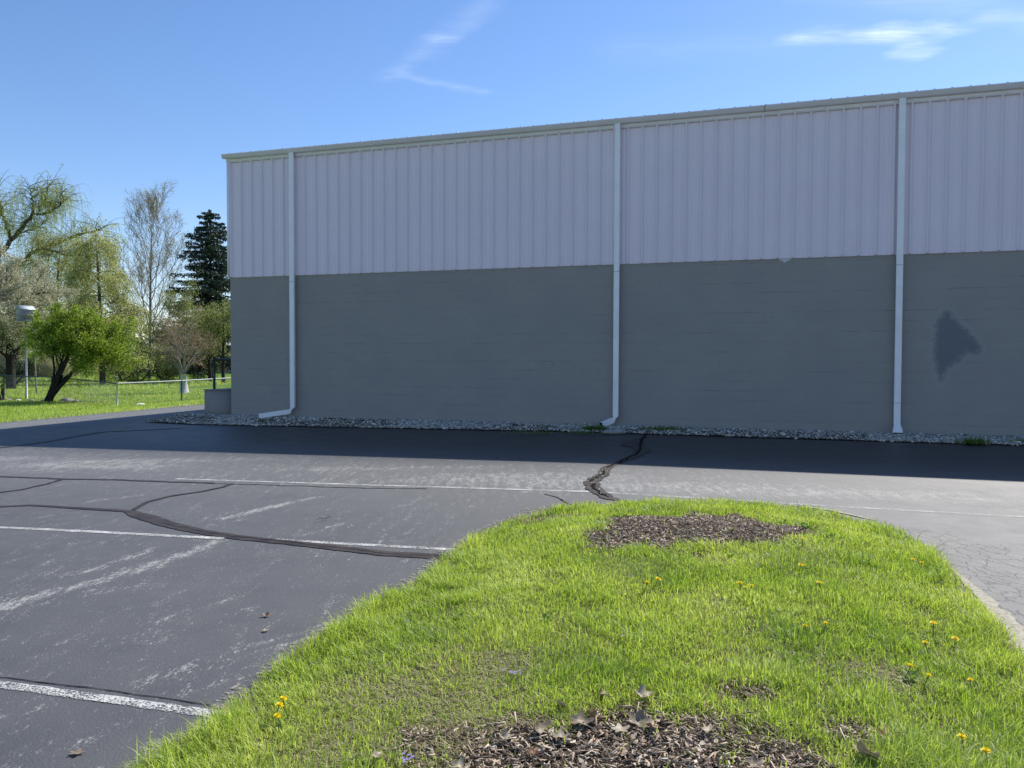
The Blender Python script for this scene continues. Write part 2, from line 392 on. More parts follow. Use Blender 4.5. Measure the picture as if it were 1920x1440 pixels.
def ribbon(name, pts_px, widths, mat, dz=0.004, seed=1, jag=0.25, step=0.03, kind='structure', wob=0.0):
    """strip on the asphalt through photo pixels (ground points)"""
    P_ = np.array([G(*p)[:2] for p in pts_px])
    seg = np.hypot(*np.diff(P_, axis=0).T); t = np.concatenate([[0], np.cumsum(seg)]); n = max(3, int(t[-1] / step))
    tt = np.linspace(0, t[-1], n); x = np.interp(tt, t, P_[:, 0]); y = np.interp(tt, t, P_[:, 1]); w = np.interp(tt, t, np.broadcast_to(widths, t.shape))
    dx, dy = np.gradient(x), np.gradient(y); L = np.hypot(dx, dy) + 1e-9; nxv, nyv = -dy / L, dx / L
    if wob:
        k = (fbm(tt, tt * 0 + seed, seed, 5.0, 4) - .5) * wob; x = x + nxv * k; y = y + nyv * k
    V = []
    for s_, sd_ in ((-1, 3), (1, 9)):
        ww = w / 2 * (1 + jag * 2 * (fbm(tt, tt * 0, seed + sd_, 14.0, 3) - .5))
        xx, yy = x + s_ * nxv * ww, y + s_ * nyv * ww; V.append(np.stack([xx, yy, hgt(xx, yy) + dz], -1))
    V = np.concatenate(V); k = np.arange(n - 1)
    o = mesh(name, V, [np.stack([k, k + 1, n + k + 1, n + k], -1)], mat); return tag(o, kind=kind)

def paint_mat(name, cover):
    m = NM(name); c = m.coord('Object'); n = m.noise(c, 90, 6, 0.8); n2 = m.noise(c, 5.0, 4, 0.6)
    a = m.maprange(m.math('ADD', m.math('MULTIPLY', n, .75), m.math('MULTIPLY', n2, .25)), cover, cover + .05)
    m.bsdf(m.mix(m.noise(c, 8), (0.50, 0.50, 0.47), (0.68, 0.68, 0.64)), 0.7, 0.3, m.bump(n, .3, .004), alpha=a); return m.m
PAINT_FRESH = paint_mat('line_paint', 0.475); PAINT_WORN = paint_mat('worn_line_paint', 0.50)
m = NM('tar_sealant'); c = m.coord('Object'); n = m.noise(c, 5, 6, .7)
m.bsdf(m.mix(m.maprange(n, .4, .65), (0.026, 0.020, 0.018), (0.056, 0.044, 0.039)), m.maprange(n, .3, .7, .5, .7), .35, m.bump(m.noise(c, 40, 5, .7), .5, .01)); TAR = m.m
m = NM('crack_void_and_shade'); m.bsdf((0.008, 0.007, 0.006), .95, .1); VOID = m.m
ribbon('painted_line', [(330, 889), (700, 905), (1108, 922)], 0.075, PAINT_FRESH, seed=2, jag=.12)
ribbon('painted_line', [(1138, 924), (1340, 936), (1600, 952), (1960, 972)], 0.08, PAINT_WORN, seed=3, jag=.2)
ribbon('painted_line', [(-40, 973), (150, 984), (305, 994), (420, 1001)], 0.07, PAINT_FRESH, seed=4, jag=.15)
ribbon('painted_line', [(480, 1002), (640, 1013), (870, 1028)], 0.065, PAINT_FRESH, seed=5, jag=.2)
ribbon('painted_line', [(-40, 1262), (200, 1297), (425, 1332)], 0.062, PAINT_FRESH, seed=6, jag=.18)
ribbon('crack_sealant', [(-60, 939), (60, 935), (140, 941), (240, 948), (265, 957), (320, 975), (380, 989), (450, 1000), (550, 1011), (640, 1022), (720, 1033), (840, 1041)],
       [.055, .06, .075, .09, .17, .15, .13, .12, .12, .13, .13, .13], TAR, .0055, 11, .14, wob=.02)
ribbon('crack', [(300, 971), (380, 989), (450, 1000), (550, 1011), (640, 1022), (720, 1034), (835, 1041)], .006, VOID, .009, 12, .9, wob=.05)
ribbon('crack_sealant', [(250, 946), (275, 932), (320, 921), (380, 913), (420, 905), (436, 899)], .05, TAR, .0075, 13, .3, wob=.02)
ribbon('crack_sealant', [(-60, 878), (130, 887), (230, 890), (330, 895), (400, 898)], .065, TAR, .0055, 14, .3, wob=.05)
ribbon('crack', [(390, 898), (520, 903), (650, 909), (800, 913)], .022, VOID, .003, 15, .6, wob=.06)
ribbon('crack_sealant', [(-40, 915), (40, 906), (90, 895), (118, 887)], .045, TAR, .008, 16, .3, wob=.04)
ribbon('crack_sealant', [(1212, 818), (1180, 834), (1208, 843), (1196, 853), (1160, 868), (1138, 877), (1132, 889), (1108, 904), (1114, 918), (1140, 934), (1170, 941)],
       [.05, .30, .26, .20, .10, .13, .15, .17, .17, .14, .08], TAR, .008, 17, .4, wob=.05)
ribbon('crack', [(1215, 808), (1200, 832), (1202, 846), (1160, 868), (1136, 878), (1133, 890), (1110, 903), (1118, 919), (1140, 933)], .035, VOID, .014, 18, .9, wob=.12)
ribbon('crack', [(-40, 1250), (200, 1280), (420, 1315)], .006, VOID, .003, 19, 1.0, wob=.03)
ribbon('crack_sealant', [(-40, 832), (80, 818), (190, 800), (340, 795)], .12, TAR, .008, 20, .3, wob=.05)
ribbon('crack', [(1020, 925), (1045, 931), (1060, 940), (1075, 948)], .02, VOID, .003, 21, .9, wob=.05)
# small stones caught in the open crack
mb = MB()
for k in range(45):
    t = rng.random(); p = np.array([np.interp(t, [0, .3, .6, 1], [1135, 1131, 1110, 1138]), np.interp(t, [0, .3, .6, 1], [880, 890, 904, 934])])
    g = G(*p) + np.append(rng.normal(0, .025, 2), .014); s_ = rng.uniform(.004, .011)
    a_ = rng.random() * 3; V = np.array([[1, 0, 0], [-.9, .2, 0], [.1, 1, 0], [0, -.8, 0], [.1, 0, .7]]) @ np.array([[math.cos(a_), math.sin(a_), 0], [-math.sin(a_), math.cos(a_), 0], [0, 0, 1]])
    mb.add(V * s_ + g, [np.array([(0, 2, 4), (2, 1, 4), (1, 3, 4), (3, 0, 4)])], rng.random())
PEB = simple('crack_pebbles', (0.42, 0.38, 0.30), .8)
tag(mb.build('pebbles', PEB), 'pale grit lying in the open asphalt crack', 'grit', kind='stuff')

# ------------------------------------------------------------------ warehouse
Z_SID, Z_EAVE, Z_GT = 3.53, 6.462, 6.60
S0 = -0.37
rootp = WP(S0, 0); BLD = empty('warehouse', rootp, -WANG)
tag(BLD, 'long warehouse with white ribbed metal siding above grey painted block, white gutter along its eave', 'warehouse')
LEN, DEP = 34.0, 24.0
# local frame: x along the wall to the right, -y towards the camera, z up
def LS(px, py):       # pixel on wall plane -> local (x, z)
    v = ray(px, py); n3 = np.array([NRM[0], NRM[1], 0]); p0 = np.array([P0[0], P0[1], 0]); c0 = np.array([0, 0, CAM_H]); vv = np.array(v)
    t = ((p0 - c0) @ n3) / (vv @ n3); p = c0 + t * vv
    return (p[:2] - P0) @ U - S0, p[2]

def block_mat(name, dark=1.0, stain=True):
    m = NM(name); tcn = m.n.new('ShaderNodeTexCoord'); sp = m.n.new('ShaderNodeSeparateXYZ'); m.l.new(tcn.outputs['Object'], sp.inputs[0])
    u = m.math('SUBTRACT', sp.outputs[0], sp.outputs[1]); cb = m.n.new('ShaderNodeCombineXYZ')
    m.l.new(u, cb.inputs[0]); m.l.new(sp.outputs[2], cb.inputs[1]); c = cb.outputs[0]
    mp = m.n.new('ShaderNodeMapping'); m.l.new(c, mp.inputs[0]); mp.inputs['Scale'].default_value = (0.45, 4, 1)
    jn = m.noise(mp.outputs[0], 1.7, 4, .6)
    fr = m.math('ABSOLUTE', m.math('SUBTRACT', m.math('FRACT', m.math('DIVIDE', m.math('ADD', sp.outputs[2], m.math('MULTIPLY', m.noise(c, 2.5, 2), .008)), .2032)), .5))
    joint = m.maprange(fr, .442, .488)
    br = m.n.new('ShaderNodeTexBrick'); m.l.new(c, br.inputs['Vector']); br.inputs['Scale'].default_value = 1
    br.inputs['Brick Width'].default_value = .4064; br.inputs['Row Height'].default_value = .2032; br.inputs['Mortar Size'].default_value = .004; br.inputs['Mortar Smooth'].default_value = .6
    br.inputs['Color1'].default_value = (1, 1, 1, 1); br.inputs['Color2'].default_value = (.0, .0, .0, 1); br.inputs['Mortar'].default_value = (.5, .5, .5, 1)
    vis = m.math('MULTIPLY', m.maprange(jn, .47, .62), m.maprange(m.noise(c, 4, 4, .7), .42, .58))
    jv = m.math('MULTIPLY', joint, m.math('ADD', m.math('MULTIPLY', vis, .85), .10))
    n1 = m.noise(c, 1.1, 6, .62); n2 = m.noise(c, 7, 6, .72); n3 = m.noise(c, 90, 4, .6)
    k = m.mix(m.maprange(n1, .38, .62), (0.290 * dark, 0.274 * dark, 0.252 * dark), (0.316 * dark, 0.296 * dark, 0.266 * dark))
    k = m.mix(m.math('MULTIPLY', br.outputs['Color'], .05), k, (.36, .37, .37))
    scuff = m.math('MULTIPLY', m.maprange(n2, .56, .68), m.maprange(n1, .45, .6))
    k = m.mix(m.math('MULTIPLY', scuff, .38), k, (0.155, 0.175, 0.18))
    k = m.mix(m.math('MULTIPLY', jv, .5), k, (0.09, 0.10, 0.105))
    spots = m.math('MULTIPLY', m.maprange(m.voro(c, 3.1), .0, .045, 1, 0), m.maprange(m.noise(c, .8), .5, .6))
    k = m.mix(spots, k, (.06, .065, .065))
    # dust splashed on the lowest course
    dust = m.math('MULTIPLY', m.maprange(m.math('ADD', sp.outputs[2], m.math('MULTIPLY', n2, .25)), .1, .34, 1, 0), .25)
    k = m.mix(dust, k, (.34, .34, .32))
    if stain:
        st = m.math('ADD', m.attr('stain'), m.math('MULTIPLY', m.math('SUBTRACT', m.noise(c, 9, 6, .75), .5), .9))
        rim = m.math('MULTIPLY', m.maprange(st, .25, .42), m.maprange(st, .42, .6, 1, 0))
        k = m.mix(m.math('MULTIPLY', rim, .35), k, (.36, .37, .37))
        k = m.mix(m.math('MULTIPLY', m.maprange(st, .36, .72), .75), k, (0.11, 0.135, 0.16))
        k = m.mix(m.maprange(m.attr('splash'), .4, .6), k, (.62, .62, .68))
    h = m.math('ADD', m.math('SUBTRACT', m.math('MULTIPLY', n3, .15), m.math('MULTIPLY', jv, .8)), m.math('MULTIPLY', n2, .25))
    m.bsdf(k, .62, .35, m.bump(h, .6, .006)); return m.m
BLOCK = block_mat('painted_block')

def in_poly_soft(x, z, poly, soft):
    poly = np.asarray(poly); inside = np.zeros(x.shape, bool); dmin = np.full(x.shape, 1e9); n = len(poly)
    for i in range(n):
        a, b = poly[i], poly[(i + 1) % n]
        cond = ((a[1] > z) != (b[1] > z)) & (x < (b[0] - a[0]) * (z - a[1]) / (b[1] - a[1] + 1e-12) + a[0]); inside ^= cond
        d = b - a; t = np.clip(((x - a[0]) * d[0] + (z - a[1]) * d[1]) / (d @ d + 1e-12), 0, 1)
        dmin = np.minimum(dmin, np.hypot(x - a[0] - t * d[0], z - a[1] - t * d[1]))
    return np.clip(.5 + np.where(inside, dmin, -dmin) / soft, 0, 1)
lx = np.unique(np.concatenate([np.arange(0, 18.6, .06), np.linspace(18.6, LEN, 20)])); lz = np.linspace(-0.15, Z_SID + 0.05, 62)
A, B = np.meshgrid(lx, lz)
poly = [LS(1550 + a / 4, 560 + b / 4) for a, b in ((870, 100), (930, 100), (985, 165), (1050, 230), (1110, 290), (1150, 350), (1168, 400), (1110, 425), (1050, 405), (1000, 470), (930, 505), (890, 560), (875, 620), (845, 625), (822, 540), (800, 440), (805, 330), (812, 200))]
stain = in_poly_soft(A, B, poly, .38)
spl = in_poly_soft(A, B, [LS(1455, 480), LS(1488, 480), LS(1480, 489), LS(1470, 492), (LS(1462, 488))], .05)
V = np.stack([A, A * 0, B], -1).reshape(-1, 3); q = gridq(len(lx), len(lz)); nb = len(V)
sideV = np.array([(0, 0, -.4), (LEN, 0, -.4), (LEN, DEP, -.4), (0, DEP, -.4), (0, 0, Z_SID + .05), (LEN, 0, Z_SID + .05), (LEN, DEP, Z_SID + .05), (0, DEP, Z_SID + .05)], float)
sideV[[0, 1, 4, 5], 1] = 0.0
V = np.concatenate([V, sideV]); sq = np.array([(1, 2, 6, 5), (2, 3, 7, 6), (3, 0, 4, 7)]) + nb
z8 = np.zeros(8)
mesh('block_wall', V, [q, sq], BLOCK, BLD, attrs={'stain': np.concatenate([stain.ravel(), z8]), 'splash': np.concatenate([spl.ravel(), z8])})

m = NM('white_siding'); c = m.coord('Object', scale=(1, 1, .12)); n = m.noise(c, 1.6, 3, .5); n4 = m.noise(m.coord('Object'), .9, 4, .6); c5 = m.coord('Object')
k = m.mix(m.maprange(n, .3, .7), (0.805, 0.700, 0.758), (0.825, 0.722, 0.782)); k = m.mix(m.math('MULTIPLY', m.maprange(n4, .45, .65), .35), k, (.87, .78, .81))
m.bsdf(k, .42, .4, m.bump(m.noise(c5, 2.5, 3), .15, .02)); SIDING = m.m
def panel_profile(x0, x1, first):
    """ribbed metal sheet profile: (x, depth) pairs"""
    pts = [(x0, 0)]; p = first
    while p < x1:
        for dx, d in ((-.024, 0), (-.016, .046), (.016, .046), (.024, 0), (.095, 0), (.102, .005), (.112, .005), (.119, 0), (.185, 0), (.192, .005), (.202, .005), (.209, 0)):
            if x0 < p + dx < x1: pts.append((p + dx, d))
        p += .3048
    pts.append((x1, 0)); return np.array(pts)
def ribbed(prof, z0, z1, off, ztop=None):
    n = len(prof); V = np.zeros((2 * n, 3)); V[:n, 0] = V[n:, 0] = prof[:, 0]; V[:n, 1] = V[n:, 1] = -(prof[:, 1] + off); V[:n, 2] = z0; V[n:, 2] = z1
    k = np.arange(n - 1); return V, np.stack([k, k + 1, n + k + 1, n + k], -1)
firstrib = 0.37 - .3048
pp = panel_profile(0.0, LEN, firstrib); mb = MB()
V, q = ribbed(pp, Z_SID, Z_EAVE + .02, .022); mb.add(V, [q])
V2 = V.copy(); V2[:, 1] += .004; mb.add(V2[:, :], [q[:, ::-1]])                       # back of the sheet
pl = panel_profile(0.0, DEP, .2); V, q = ribbed(pl, Z_SID, Z_EAVE + .02, .022)       # gable end (left)
Vl = np.stack([V[:, 1], V[:, 0], V[:, 2]], -1); hi = Vl[:, 2] > 6; Vl[hi, 2] += np.minimum(Vl[hi, 1], DEP - Vl[hi, 1]) / 12; mb.add(Vl, [q[:, ::-1]])
Vr = Vl.copy(); Vr[:, 0] = LEN - Vl[:, 0]; mb.add(Vr, [q]); V, q = ribbed(pp, Z_SID, Z_EAVE, .022); V[:, 1] = DEP - V[:, 1]; mb.add(V, [q[:, ::-1]])
mb.build('siding', SIDING, BLD)
TRIM = simple('trim_paint', (0.87, 0.84, 0.90), .45, .4, .05, 3)
SPOUT = simple('downspout_paint', (0.90, 0.90, 0.89), .35, .5, .05, 3)
mb = MB(); mb.box(0, LEN, -.022, -.002, Z_SID - .012, Z_SID, 0); mb.build('base_trim', SIDING, BLD); mb = MB()
for i in range(int(LEN / .3048)):
    p_ = firstrib + i * .3048
    if p_ > .05: mb.add([(p_ - .023, -.024, Z_SID + .002), (p_ + .023, -.024, Z_SID + .002), (p_ + .015, -.0665, Z_SID + .002), (p_ - .015, -.0665, Z_SID + .002)], [np.array([(0, 1, 2, 3)])])
rc = mb.build('rib_end_shade', VOID, BLD); rc['kind'] = 'stuff'  # black faces stand in for the shade inside the open rib ends
mb = MB(); mb.box(-.035, .035, -.070, .0, Z_SID - .01, Z_EAVE, 0); mb.box(-.033, -.0, .0, .05, Z_SID - .01, Z_EAVE, 0); mb.build('corner_trim', TRIM, BLD)
# eave trim below the gutter
mb = MB(); xa = [(-.05), LEN + .05]
prof_e = [(-.060, Z_EAVE - .045), (-.066, Z_EAVE - .045), (-.070, Z_EAVE + .10), (-.03, Z_EAVE + .10), (-.03, Z_EAVE - .04)]
V = [(x, a, b) for x in xa for a, b in prof_e]; k5 = len(prof_e)
mb.add(V, [np.array([(j, (j + 1) % k5, k5 + (j + 1) % k5, k5 + j) for j in range(k5)]), np.array([list(range(k5))[::-1], list(range(k5, 2 * k5))])])
mb.build('eave_trim', TRIM, BLD)
# gutter: sloped-front box gutter, open top
gp = [(-.075, Z_EAVE + .045), (-.150, Z_EAVE + .040), (-.158, Z_EAVE + .055), (-.172, Z_EAVE + .060), (-.190, Z_GT - .022), (-.200, Z_GT - .018), (-.200, Z_GT), (-.190, Z_GT), (-.178, Z_GT - .02), (-.130, Z_EAVE + .055), (-.080, Z_EAVE + .055), (-.080, Z_GT + .01), (-.075, Z_GT + .01)]
mb = MB(); kg = len(gp); cuts = [-.10, 9.35, 9.36, LEN + .1]
V = [(x, a, b) for x in (-.10, LEN + .1) for a, b in gp]
mb.add(V, [np.array([(j, (j + 1) % kg, kg + (j + 1) % kg, kg + j) for j in range(kg)])])
cap_poly = [gp[i] for i in (0, 1, 3, 4, 6)] + [(-.075, Z_GT + .01)]
for x in (-.10, LEN + .1): mb.add([(x, a, b) for a, b in cap_poly], [np.array([list(range(len(cap_poly)))])])
sx = LS(1434, 205)[0]; off = [(a - .003, b + (.0 if i else -.003)) for i, (a, b) in enumerate(gp[:7])]
GUT = mb.build('gutter', TRIM, BLD)
mb = MB(); V = [(x, a, b) for x in (sx - .006, sx + .006) for a, b in off]; kk = len(off)
mb.add(V, [np.array([(j, j + 1, kk + j + 1, kk + j) for j in range(kk - 1)])]); SEAM = simple('seam_sealant', (.12, .12, .12), .7); mb.build('gutter_seam', SEAM, GUT)
# roof, 1:12, ribbed sheet whose ribs show above the gutter
ROOFM = simple('galvanised_roof', (0.30, 0.31, 0.31), .4, .5, .1, 2, metal=.3)
rp = panel_profile(-.06, LEN + .06, .12); n = len(rp); mb = MB()
for (ya, za, yb, zb) in ((-.13, Z_GT + .012, DEP / 2, Z_GT + .012 + (DEP / 2 + .13) / 12), (DEP + .13, Z_GT + .012, DEP / 2, Z_GT + .012 + (DEP / 2 + .13) / 12)):
    V = np.zeros((2 * n, 3)); V[:, 0] = np.tile(rp[:, 0], 2); V[:n, 1] = ya; V[n:, 1] = yb; V[:n, 2] = za + rp[:, 1] * .5; V[n:, 2] = zb + rp[:, 1] * .5
    k = np.arange(n - 1); mb.add(V, [np.stack([k, k + 1, n + k + 1, n + k], -1)])
    V3 = V.copy(); V3[:, 2] = np.concatenate([np.full(n, za - .02), np.full(n, zb - .02)]); mb.add(V3, [np.stack([k, n + k, n + k + 1, k + 1], -1)])
    mb.add(np.concatenate([V[:n], V3[:n]]), [np.stack([k, n + k, n + k + 1, k + 1], -1)])
mb.build('roof', ROOFM, BLD)
# downspouts
def downspout(xc, kind, lab):
    w, t = .115, .082; y0 = -.075
    def outl(w, t):
        o_ = []; nn = 4
        for i in range(nn): o_ += [(-w / 2 + w * i / nn, t / 2), (-w / 2 + w * (i + .35) / nn, t / 2), (-w / 2 + w * (i + .5) / nn, t / 2 - .007), (-w / 2 + w * (i + .65) / nn, t / 2)]
        return o_ + [(w / 2, t / 2), (w / 2, -t / 2), (-w / 2, -t / 2)]
    rt, fw = np.array([1.0, 0, 0]), np.array([0, -1.0, 0]); yc = y0 - t / 2
    mb = MB(); pts = []; fr = []
    def P_(x, y, z, r=rt, f=fw): pts.append((x, y, z)); fr.append((np.array(r), np.array(f)))
    zt = Z_EAVE + .045
    if kind == 'boot':
        for z in (zt, 3.0, 1.0, .30): P_(xc, yc, z)
        P_(xc, yc - .01, .24, rt, (0, -.97, .2)); P_(xc, yc - .07, .10, rt, (0, -.86, .45))
    else:
        L, run = (.62, -.34) if kind == 'long' else (.16, -.28)
        zb = .175 if kind == 'long' else .15
        P_(xc, yc, zt); P_(xc, yc, 3.0); P_(xc, yc, zb + .10)
        dirv = np.array([-L, run, -.10 if kind == 'long' else -.07]); dn = dirv / np.linalg.norm(dirv); up = np.array([0, 0, 1.0])
        nr = up - dn * (up @ dn); nr /= np.linalg.norm(nr)        # 'right' turns up, front stays front
        f2 = np.cross(dn, nr); f2 = f2 if f2[1] < 0 else -f2
        for a in (.25, .5, .75):
            r_ = rt * (1 - a) + nr * a; r_ /= np.linalg.norm(r_); f_ = fw * (1 - a) + f2 * a; f_ /= np.linalg.norm(f_)
            P_(xc - .06 * a * a, yc + run * .03 * a, zb + .10 - .105 * math.sin(a * math.pi / 2), r_, f_)
        b0 = np.array([xc - .10, yc + run * .07, zb - .02]); P_(*b0, nr, f2); e = b0 + dirv * .5; P_(*e, nr, f2); e = b0 + dirv; P_(*e, nr, f2)
    mb.prof(outl(w, t), pts, fr)
    # open end: flat black face standing in for the shade inside the pipe
    ds = mb.build('downspout', SPOUT, BLD); ds['label'] = lab
    k2 = MB(); o2 = [(-w / 2 + .006, t / 2 - .012), (w / 2 - .006, t / 2 - .012), (w / 2 - .006, -t / 2 + .006), (-w / 2 + .006, -t / 2 + .006)]
    pe, (r_, f_) = np.array(pts[-1]), fr[-1]; pd = np.array(pts[-1]) - np.array(pts[-2]); pd /= np.linalg.norm(pd)
    V = [pe + pd * .001 + a * r_ + b * f_ for a, b in o2]; k2.add(V, [np.array([(0, 1, 2, 3)])])
    if kind != 'boot': k2.build('opening', VOID, ds)
    for z in ((3.35, 5.9) if kind != 'boot' else (3.30, .62, 5.9)):
        s = MB(); s.box(xc - w / 2 - .004, xc + w / 2 + .004, y0 - t - .003, y0 - t + .02, z, z + .012); None
        s.build('joint' if z < 4 else 'strap', SPOUT if z > 4 else bpy.data.materials.get('joint_shadow') or simple('joint_shadow', (.45, .48, .5), .6), ds)
    if kind == 'boot':
        b = MB(); q = []; zs = [(.14, .0, .062), (.11, .005, .07), (.07, .02, .085), (.01, .05, .088), (.0, .055, .088)]
        pts, fr = [], []
        out = [(-1, .8), (1, .8), (1, -.8), (-1, -.8)]; V = []
        for z, oy, hw in zs:
            for a, b_ in out: V.append((xc + a * hw * .95, yc - .05 - oy - b_ * hw * .75, z + .04 + (.02 if b_ > 0 else .0)))
        Q = [(i * 4 + j, i * 4 + (j + 1) % 4, (i + 1) * 4 + (j + 1) % 4, (i + 1) * 4 + j) for i in range(4) for j in range(4)]
        b.add(V, [np.array(Q)]); bo = b.build('outlet_boot', SPOUT, ds)
        h = MB(); h.box(xc - .06, xc + .075, yc - .21, yc - .10, .012, .045); h.build('opening', VOID, bo)
x1, x2, x3 = LS(551.8, 300)[0], LS(1159.8, 250)[0], LS(1689.5, 220)[0]
downspout(x1, 'long', 'white downspout nearest the building corner, long elbow kicked out to the left')
downspout(x2, 'short', 'middle white downspout with a short elbow turned left above a flat stone')
downspout(x3, 'boot', 'white downspout near the dark wall stain, ending in a flared boot')
downspout(x3 + 8.0, 'boot', 'white downspout beyond the dark wall stain')

# low block dock wall and its pipe rail at the left corner
LW = empty('dock_wall', WP(S0, 0), -WANG); tag(LW, 'low grey block wall projecting from the left corner of the warehouse', 'low wall')
BLOCK2 = block_mat('painted_block_low', .8, False)
mb = MB(); mb.box(-.915, -.004, .12, 3.4, -.3, .64); mb.build('block_wall', BLOCK2, LW)
CAPM = simple('concrete_cap', (.22, .23, .23), .85, .2, .2, 8, bump=.3); mb = MB(); mb.box(-.93, -.004, .10, 3.42, .64, .665); mb.build('cap', CAPM, LW)
RL = empty('pipe_railing', WP(S0 - .75, -.3, .665), -WANG); tag(RL, 'dark green pipe railing standing on the low grey wall', 'railing')
GREENP = simple('dark_green_pipe', (.035, .06, .055), .5, .4, .2, 9)
for (x, y) in ((.0, 0.0), (.0, 2.7)):
    mb = MB(); mb.tube([(x, y, 0), (x, y, .84)], .036, 10); mb.build('post', GREENP, RL)
mb = MB(); mb.tube([(.0, .0, .78), (.73, .0, .80)], .026, 8); mb.tube([(.0, 0, .78), (0, 2.7, .78)], .026, 8); mb.build('rail', GREENP, RL)

# ------------------------------------------------------------------ gravel strip
GW = 1.62
def gz(s, d):        # gravel bed height
    p = P0[None] + s[:, None] * U + d[:, None] * NRM
    e = hgt(p[:, 0], p[:, 1]); t = np.clip(d / GW, 0, 1); return (1 - t) * 0.012 + t * (e + 0.012)
def gedge(s): return GW + .10 * (fbm(s, s * 0, 4, .8, 4) - .5) + np.where(s < -.2, (s + .2) * .22, 0)
ss = np.linspace(-2.0, 32, 300); tt = np.linspace(-.2, 1, 14)
Sg, Tg = np.meshgrid(ss, tt); Dg = Tg * gedge(Sg); Sg = Sg.ravel(); Dg = Dg.ravel()
pw = P0[None] + Sg[:, None] * U + Dg[:, None] * NRM; zz = gz(Sg, Dg) + .004
m = NM('gravel_bed_soil'); c = m.coord(); k = m.ramp(m.noise(c, 30, 6, .75), [(.35, (.05, .04, .03)), (.5, (.15, .125, .095)), (.66, (.30, .265, .21))])
k = m.mix(m.maprange(m.noise(c, .9, 4, .6), .54, .62), k, (.045, .04, .028)); m.bsdf(k, .9, .2, m.bump(m.noise(c, 60, 4, .7), .8, .02)); BED = m.m
tag(mesh('gravel_bed', np.column_stack([pw, zz]), [gridq(300, 14)], BED), kind='structure')
# stones
t_ = (1 + 5 ** .5) / 2
ICO = np.array([(-1, t_, 0), (1, t_, 0), (-1, -t_, 0), (1, -t_, 0), (0, -1, t_), (0, 1, t_), (0, -1, -t_), (0, 1, -t_), (t_, 0, -1), (t_, 0, 1), (-t_, 0, -1), (-t_, 0, 1)]) / math.sqrt(1 + t_ * t_)
ICF = np.array([(0, 11, 5), (0, 5, 1), (0, 1, 7), (0, 7, 10), (0, 10, 11), (1, 5, 9), (5, 11, 4), (11, 10, 2), (10, 7, 6), (7, 1, 8), (3, 9, 4), (3, 4, 2), (3, 2, 6), (3, 6, 8), (3, 8, 9), (4, 9, 5), (2, 4, 11), (6, 2, 10), (8, 6, 7), (9, 8, 1)])
def stones(centers, sizes, seed=0, flat=.6):
    r = np.random.default_rng(seed); n = len(centers)
    V = np.tile(ICO, (n, 1, 1)) * r.uniform(.72, 1.15, (n, 12, 1))
    V *= np.stack([r.uniform(.7, 1.5, n), r.uniform(.6, 1.0, n), r.uniform(.4, .8, n) * flat / .6], -1)[:, None, :]
    a = r.uniform(0, 6.28, n); ti = r.uniform(-.5, .5, n)
    x = V[..., 0] * np.cos(ti)[:, None] - V[..., 2] * np.sin(ti)[:, None]; z = V[..., 0] * np.sin(ti)[:, None] + V[..., 2] * np.cos(ti)[:, None]
    X_ = x * np.cos(a)[:, None] - V[..., 1] * np.sin(a)[:, None]; Y_ = x * np.sin(a)[:, None] + V[..., 1] * np.cos(a)[:, None]
    V = np.stack([X_, Y_, z], -1) * sizes[:, None, None] + centers[:, None, :]
    F = ICF[None] + (np.arange(n) * 12)[:, None, None]
    return V.reshape(-1, 3), F.reshape(-1, 3), np.repeat(r.random(n), 12)
n = 34000; s_ = rng.uniform(-1.9, 18.5, n); d_ = rng.uniform(0.0, 1, n) * gedge(s_)
dens = fbm(s_ * .6, d_ * .8, 12, 1.1, 3); near2 = np.exp(-((s_ - 10.6) / 1.3) ** 2) * .25 + np.exp(-((s_ - 3.6) / 1.0) ** 2) * .15 + np.exp(-((s_ - 12.5) / 1.0) ** 2) * .18
keep = (dens - near2 > .43) | (rng.random(n) < .18) & (s_ > -2.2)
# keep clear of the dock wall
keep &= ~((s_ < S0) & (d_ < -.1))
s_, d_ = s_[keep], d_[keep]; p = P0[None] + s_[:, None] * U + d_[:, None] * NRM
cen = np.column_stack([p, gz(s_, d_) + rng.uniform(.004, .022, len(s_))]); sz = np.clip(rng.lognormal(-3.95, .35, len(s_)), .012, .055)
V, F, a = stones(cen, sz, 3)
m = NM('river_stone'); a_ = m.attr('rnd'); c = m.coord()
k = m.ramp(a_, [(0, (.16, .13, .10)), (.3, (.36, .31, .24)), (.6, (.56, .50, .41)), (.85, (.72, .66, .57)), (1, (.85, .82, .75))])
k = m.mix(m.maprange(m.noise(c, 50, 3), .4, .7, 0, .4), k, (.12, .11, .10)); m.bsdf(k, .75, .3); STONE = m.m
tag(mesh('gravel', V, [F], STONE, attrs={'rnd': a}), 'pale rounded gravel strip along the foot of the warehouse wall', 'gravel', kind='stuff')
